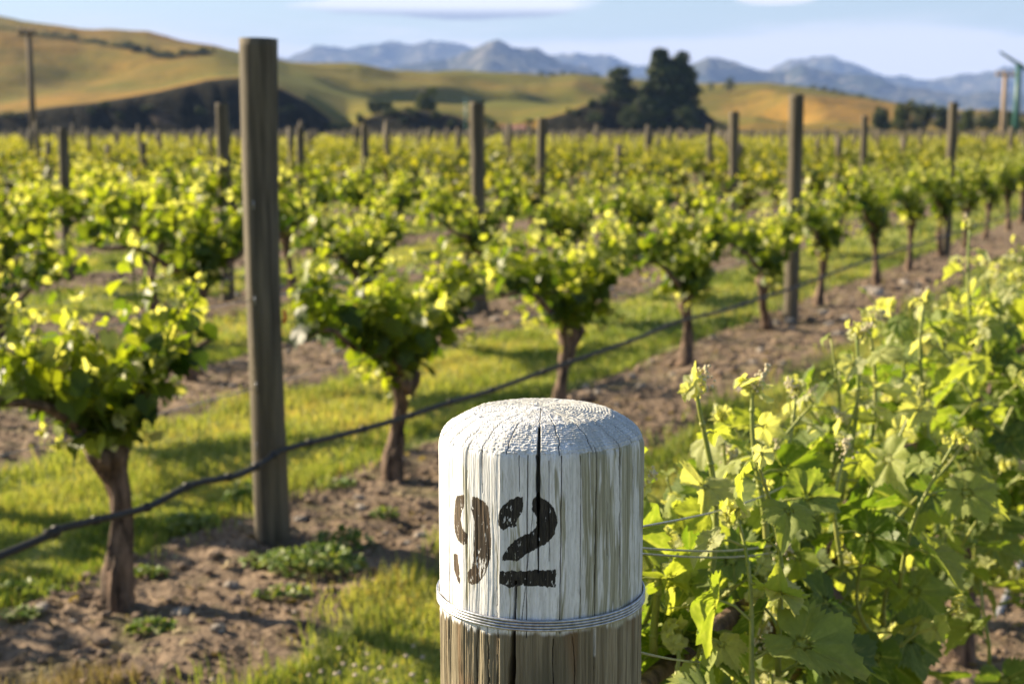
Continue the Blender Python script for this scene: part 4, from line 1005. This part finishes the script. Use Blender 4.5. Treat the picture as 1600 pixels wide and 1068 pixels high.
# weeds
def weed(seed, rad, n, size, h):
    rg = np.random.default_rng(seed); ac = Acc(); a = rg.uniform(0, 2*PI, n); r = rad*np.sqrt(rg.random(n)); pos = np.stack([r*np.cos(a)*1.5, r*np.sin(a), h*(1-.6*(r/rad)**2)*rg.uniform(.3, 1, n)], -1)
    add_leaves(ac, 'mid', pos, rg.normal(0, 1, (n, 3))*[1, 1, .3], rg.normal(0, .5, (n, 3))+[-.2, 0, 1], size*rg.uniform(.6, 1.3, n), np.clip(rg.normal(.55, .15, n), 0, .95), rg)
    for i in range(0, n, 6): V, F = tube([[pos[i, 0]*.3, pos[i, 1]*.3, 0], pos[i]*[.7, .7, .8], pos[i]], .0015, 4, False); ac.add(V, F, tone=.5, vein=0)
    return ac.build('weed', M['weed'])
for i, (px, py, rad, n, sz, h, lab) in enumerate([(490, 905, .13, 330, .016, .10, 'large clump of pale green weeds on the soil right below the tall post'), (535, 868, .08, 150, .016, .08, 'clump of weeds at the right end of the pale weed patch'), (420, 893, .07, 90, .015, .05, 'low pale weeds at the left end of the weed patch by the tall post'),
      (305, 832, .09, 150, .017, .07, 'weed clump between the leaning vine and the tall post'), (240, 990, .06, 110, .015, .04, 'low dark green weed on the soil at the lower left'), (390, 795, .07, 120, .020, .12, 'bright weed just left of the tall post in the hose shade'),
      (230, 905, .05, 70, .014, .03, 'small flat weed right of the leaning trunk'), (40, 930, .10, 130, .02, .05, 'weed patch at the left edge behind the grey stone'), (600, 822, .04, 50, .014, .06, 'small pale weed on the soil left of the 92 post'), (445, 945, .07, 80, .013, .03, 'flat weed at the grass edge below the weed patch'),
      (525, 770, .06, 60, .016, .05, 'small weed on the soil right of the tall post'), (35, 968, .05, 70, .016, .04, 'small weed at the left edge in front of the grey stone')]):
    g = on_ground(px, py); o = weed(900+i, rad, n, sz, h); o.location = (g.x, g.y, float(ground_h(np.array([g.x]), np.array([g.y]))[0])); tag(o, lab, 'weed', 'weeds on the soil strip')
# clover flowers
V1, F1 = lump(5, 9, .9); acc = Acc(); acc.add(V1*.0055+[0, 0, .06], F1)
cf = build('clover_flower', acc.V[0], [np.concatenate(v) for v in acc.F.values()], M['clover']); V, F = tube([(0.006, 0, 0), (0.001, 0, .035), (0, 0, .066)], .0012, 5); build('stem', V, F, M['stem'], cf)
cpx = [(503, 1058), (518, 1062), (536, 1060), (551, 1046), (560, 1058), (575, 1052), (588, 1062), (600, 1050), (620, 1046), (632, 1020), (604, 1063), (645, 1055), (668, 1066), (528, 1013), (452, 1000), (455, 958), (405, 1003), (490, 1017), (495, 1030), (640, 1012), (660, 1030), (533, 1038), (490, 1063), (570, 1022), (332, 1066), (420, 1060)]
fst = True
for px, py in cpx:
    g = on_ground(px+random.uniform(-4, 4), py+22); o = cf if fst else None
    if not fst:
        o = cf.copy(); COL.objects.link(o)
        c = cf.children[0].copy(); COL.objects.link(c); c.parent = o
    fst = False; o.location = (g.x, g.y, -.005); o.rotation_euler = (random.uniform(-.15, .15), random.uniform(-.15, .15), 0); sc = random.uniform(.8, 1.3); o.scale = (sc, sc, random.uniform(.7, 1.1))
    tag(o, 'small white clover flower in the grass at the bottom, left of the 92 post', 'flower', 'clover flowers in the grass')

# ------------------------------------------------------------------ trees and scrub below the hills
def crown(blobs, n, size, rg, tone=(.2, .8), kind='far'):
    ac = Acc(); vol = np.array([b[3]*b[4]*b[5] for b in blobs])**(2/3); cnts = (n*vol/vol.sum()).astype(int)
    for b, c in zip(blobs, cnts):
        d = norm(rg.normal(0, 1, (c, 3))); rr = rg.uniform(.45, 1.0, c)**.6*(.8+.45*fbm(d[:, 0]*2.3+b[0], d[:, 1]*2.3+d[:, 2]*2, 5, 3)*2)
        pos = np.array(b[:3])+d*rr[:, None]*np.array(b[3:6])
        add_leaves(ac, kind, pos, rg.normal(0, 1, (c, 3)), d+rg.normal(0, .6, (c, 3)), size*rg.uniform(.6, 1.5, c), np.clip(rg.uniform(tone[0], tone[1], c), 0, 1), rg)
    return ac
def tree(name, px, ybase, ytop, dist, wpx, label, cat, seed, conifer=False, m='tree', n=2600, group=None, base=None):
    rg = np.random.default_rng(seed); a, e = pixdir(px, ytop); _, eb = pixdir(px, ybase)
    z0 = (EYE+eb*dist) if base is None else base; H = EYE+e*dist-z0; W = wpx/FPX*dist/2
    root = thing(name, (dist*math.sin(a), dist*math.cos(a), z0-0.5), label, cat, group)
    V, F = tube([(0, 0, -1), (.1*W, 0, H*.3), (0, .1*W, H*.6), (0, 0, H*.88)], [W*.13, W*.10, W*.06, W*.02], 8, True, .1, seed)
    tr = Acc(); tr.add(V, F)
    for i in range(7):
        h = rg.uniform(.25, .8)*H; an = rg.uniform(0, 6.28); V, F = tube([(0, 0, h), (math.cos(an)*W*.35, math.sin(an)*W*.35, h+H*.05), (math.cos(an)*W*.65, math.sin(an)*W*.65, h+H*.13)], [W*.035, W*.025, W*.01], 5); tr.add(V, F)
    tr.build('trunk', M['trunk'], root)
    B = []
    if conifer:
        for i in range(13):
            h = .10+.86*i/12; w = W*(1.0-.62*h**1.7)*rg.uniform(.72, 1.08); B.append((rg.normal(0, .16)*W*(1-h*.6), rg.normal(0, .12)*W, H*h, w, w, H*.085*rg.uniform(.8, 1.3)))
    else:
        for i in range(9):
            an = rg.uniform(0, 6.28); q = rg.uniform(.1, .55); B.append((math.cos(an)*W*q, math.sin(an)*W*q, H*rg.uniform(.25, .82), W*rg.uniform(.35, .6), W*rg.uniform(.35, .6), H*rg.uniform(.14, .26)))
    crown(B, int(n*1.2), max(.25, H*.04), rg).build('crown', M[m], root); return root
TREES = [ # px, ybase, ytop, dist, width px, label, cat, conifer, material, n
 ('pine_tree', 1035, 205, 78, 470, 96, 'tallest dark pine on the mound, left of the twin pair', True, 'tree', 4200),
 ('pine_tree', 1066, 205, 83, 474, 84, 'tall dark pine on the mound, right of the twin pair', True, 'tree', 3800),
 ('pine_tree', 968, 178, 104, 478, 84, 'shorter dark pine on the left shoulder of the mound', True, 'tree', 2800),
 ('pine_tree', 1012, 200, 128, 470, 80, 'low dark pine filling the gap between the mound pines', True, 'tree', 2400),
 ('broadleaf_tree', 1000, 206, 158, 462, 70, 'dark spreading tree at the foot of the mound below the shorter pine', False, 'tree', 1800),
 ('broadleaf_tree', 1078, 208, 160, 462, 60, 'dark tree at the right foot of the tall pines', False, 'tree', 1600),
 ('broadleaf_tree', 664, 182, 126, 500, 58, 'round green tree standing alone on the low bank', False, 'tree_light', 1600),
 ('conifer_tree', 1140, 140, 120, 1000, 30, 'small dark conifer on the skyline right of the pines', True, 'tree', 900),
 ('conifer_tree', 1112, 140, 127, 1000, 18, 'tiny dark bush on the skyline next to the small conifer', True, 'tree', 500)]
for i, (nm, px, yb, yt, d, w, lab, con, m, n) in enumerate(TREES): tree(nm, px, yb, yt, d, w, lab, 'tree', 1000+i, con, m, n)
rt = [(1380, 152, 40), (1412, 150, 44), (1445, 158, 50), (1478, 160, 44), (1510, 165, 40), (1545, 163, 50), (1575, 168, 40), (1606, 166, 50), (1640, 165, 60), (1690, 168, 60), (1330, 196, 26), (1350, 194, 30), (1430, 176, 44), (1500, 178, 40), (1296, 200, 20)]
for i, (px, yt, w) in enumerate(rt):
    tree('broadleaf_tree', px, 212, yt, 455+8*(i % 4), w, 'dark blurred tree in the shelter belt at the right below the blue mountains', 'tree', 1100+i, False, 'tree_light' if i % 3 == 1 else 'tree', 1300, 'trees of the right hand shelter belt')
def shrub(px, ytop, wpx, dist, z0, label, group, seed, m='tree', n=420):
    rg = np.random.default_rng(seed); a, e = pixdir(px, ytop); H = max(1.0, EYE+e*dist-z0); W = wpx/FPX*dist/2
    B = [(rg.normal(0, .35)*W, rg.normal(0, .3)*W, H*rg.uniform(.3, .65), W*rg.uniform(.4, .75), W*.6, H*.38) for _ in range(4)]
    ac = crown(B, n, max(.25, H*.08), rg); V, F = tube([(0, 0, -.6), (0, 0, H*.4)], W*.08, 6); ac.add(V, F, tone=.1, vein=0)
    o = ac.build('shrub', M[m]); o.location = (dist*math.sin(a), dist*math.cos(a), z0); return tag(o, label, 'shrub', group)
rg = np.random.default_rng(8)
for i in range(34):                       # line of shrubs slanting down the left hill
    u = i/33; px = 20+u*305; y = 62+u*50-6*math.sin(u*3)
    d = min(range(850, 1010, 5), key=lambda q: abs(207-(HILL(px, q)-EYE)/q*FPX-y)); z0 = HILL(px, d)-1
    shrub(px, 207-(z0+rg.uniform(6, 12)-EYE)/d*FPX, rg.uniform(20, 40), d, z0, 'dark shrub in the line slanting down the hillside at the upper left', 'shrubs in a line on the left hill', 1200+i, n=260)
for i, (px, y, w, lab) in enumerate([(606, 156, 52, 'dark wide shrub on the bank left of the lone round tree'), (588, 152, 40, 'small dark shrub left of the wide bank shrub'), (630, 168, 36, 'low shrub touching the lone round tree')]):
    shrub(px, y, w, 500, HILL(px, 500)-1, lab, 'shrubs on the low bank', 1300+i, n=700)
for i in range(60):                       # scrub at the foot and crest of the banks
    px = rg.choice([rg.uniform(545, 745), rg.uniform(880, 1110), rg.uniform(900, 1080), rg.uniform(740, 860), rg.uniform(0, 540)]); c = CREST(pixdir(px, 200)[0]); d = rg.uniform(455, 474)
    z0 = HILL(px, d)-.8; yt = 207-(z0+rg.uniform(2.5, 4.5)-EYE)/d*FPX
    shrub(px, yt, rg.uniform(16, 34), d, z0, 'dark scrubby bush on the shaded banks behind the vineyard', 'scrub bushes on the shaded banks', 1400+i, n=420)
for i, (px, y) in enumerate([(845, 118), (862, 117), (878, 114), (895, 118), (912, 119), (930, 121), (1285, 150), (1300, 158), (1315, 165), (1345, 170), (1365, 168), (1240, 146), (1270, 145)]):
    d = 1080; z0 = HILL(px, d)-1; shrub(px, 207-(z0+rg.uniform(5, 9)-EYE)/d*FPX, 20, d, z0, 'tiny dark bush on the far hill edge', 'bushes along the far hill edge', 1500+i, n=220)

# ------------------------------------------------------------------ poles, wind machine, shed
def pole(name, px, ytop, ybase, wpx, mname, label, cat, arms):
    g = on_ground(px, ybase); d = g.length; _, e = pixdir(px, ytop); H = EYE+e*d; r = wpx/FPX*d/2
    root = thing(name, g, label, cat); V, F = tube([(0, 0, -.2), (0, 0, H*.5), (0, 0, H)], [r*1.15, r, r*.85], 14); build('pole', V, F, M[mname], root)
    for (dz, half) in arms:
        a = Acc(); w = r*.55; z = H-dz
        Vb = np.array([(x, y, zz) for x in (-half, half) for y in (-r-w*1.6, -r) for zz in (z-w, z+w)]); Fb = np.array([(0, 1, 3, 2), (4, 6, 7, 5), (0, 4, 5, 1), (2, 3, 7, 6), (0, 2, 6, 4), (1, 5, 7, 3)])
        a.add(Vb, Fb); ar = a.build('crossarm', M[mname], root, False)
        for sx in (-.9, -.45, .45, .9):
            V, F = tube([(half*sx, -r-w*.8, z+w), (half*sx, -r-w*.8, z+w*1.8), (half*sx, -r-w*.8, z+w*3.4)], [w*.3, w*.75, w*.5], 8); build('insulator', V, F, M['pale_pole'], ar)
    return root
pole('utility_pole', 54, 47, 240, 9, 'dark_pole', 'tall brown utility pole with a short crossarm at the left edge', 'pole', [(.3, .65)])
pole('utility_pole', 1566, 112, 219, 7, 'pale_pole', 'pale utility pole with crossarm beside the teal wind machine', 'pole', [(.7, 2.2)])
pole('marker_pole', 728, 154, 222, 3, 'teal', 'very thin green pole left of the timber post behind the 92 post', 'pole', [])
def wind_machine():
    g = on_ground(1586, 222); d = g.length; _, e = pixdir(1586, 103); H = EYE+e*d; r = 7.5/FPX*d/2
    root = thing('wind_machine', g, 'teal frost fan tower with a slanting two blade propeller at the right edge', 'wind machine')
    V, F = tube([(0, 0, 0), (0, 0, H*.5), (0, 0, H)], [r*1.6, r*1.1, r*.9], 16); build('tower', V, F, M['teal'], root)
    V, F = tube([(-.3, .4, H+.05), (0, 0, H+.1), (.35, -.5, H+.2)], [.16, .24, .14], 12); build('hub', V, F, M['teal'], root)
    _, e2 = pixdir(1556, 82); zt = EYE+e2*d-H; xt = -(1586-1556)/FPX*d
    for s in (1, -1):
        n = 10; t = np.linspace(0, 1, n); P = np.stack([xt*t*s, -.5*t*0-.35+0*t, H+.12+(zt-.1)*t*s], -1); w = .30-.14*t; ax = np.array([xt, 0, zt]); ax = ax/np.linalg.norm(ax); nn = np.array([-ax[2], 0, ax[0]])
        tw = .5-.3*t; A = P+(nn*np.cos(tw)[:, None]+np.array([0, 1, 0])*np.sin(tw)[:, None])*w[:, None]; B = P-(nn*np.cos(tw)[:, None]+np.array([0, 1, 0])*np.sin(tw)[:, None])*w[:, None]
        off = np.array([0, .05, 0]); V = np.concatenate([A+off, B+off, A-off, B-off]); i = np.arange(n-1)
        F = np.concatenate([np.stack([i, i+1, n+i+1, n+i], -1), np.stack([2*n+i, 3*n+i, 3*n+i+1, 2*n+i+1], -1), np.stack([i, 2*n+i, 2*n+i+1, i+1], -1), np.stack([n+i, n+i+1, 3*n+i+1, 3*n+i], -1), np.array([[0, n, 3*n, 2*n], [n-1, 3*n-1, 4*n-1, 2*n-1]])])
        build('blade', V, F, M['blade'], root, smooth=False)
    V, F = tube([(-.5, 0, 0), (-.5, 0, .9)], .35, 6); build('engine_box', V*[1.3, 1, 1], F, M['teal'], root, smooth=False)
wind_machine()
def shed():
    d = 446; a, e = pixdir(803, 200); root = thing('farm_shed', (d*math.sin(a), d*math.cos(a), 0), 'tiny pinkish shed at the foot of the bank left of the dark mound', 'shed')
    V = np.array([(x, y, z) for x in (-3.2, 3.2) for y in (-2, 2) for z in (0, 2.6)]); F = np.array([(0, 1, 3, 2), (4, 6, 7, 5), (0, 4, 5, 1), (2, 3, 7, 6), (0, 2, 6, 4), (1, 5, 7, 3)]); build('wall', V, F, M['wallm'], root, smooth=False)
    V = np.array([(-3.6, -2.4, 2.62), (3.6, -2.4, 2.62), (3.6, 2.4, 2.62), (-3.6, 2.4, 2.62), (-3.6, 0, 3.9), (3.6, 0, 3.9)]); build('roof', V, [np.array([(0, 1, 5, 4), (3, 4, 5, 2), (0, 3, 2, 1)]), np.array([(0, 4, 3), (1, 2, 5)])], M['roofm'], root, smooth=False)
    V = np.array([(x, y, z) for x in (-.6, .6) for y in (-2.06, -1.9) for z in (0, 2.0)]); build('door', V, np.array([(0, 1, 3, 2), (4, 6, 7, 5), (0, 4, 5, 1), (2, 3, 7, 6), (0, 2, 6, 4), (1, 5, 7, 3)]), M['dark_pole'], root, smooth=False)
shed()
print('objects', len(bpy.data.objects), 'far vines', len(fv), 'far posts', len(far_posts))
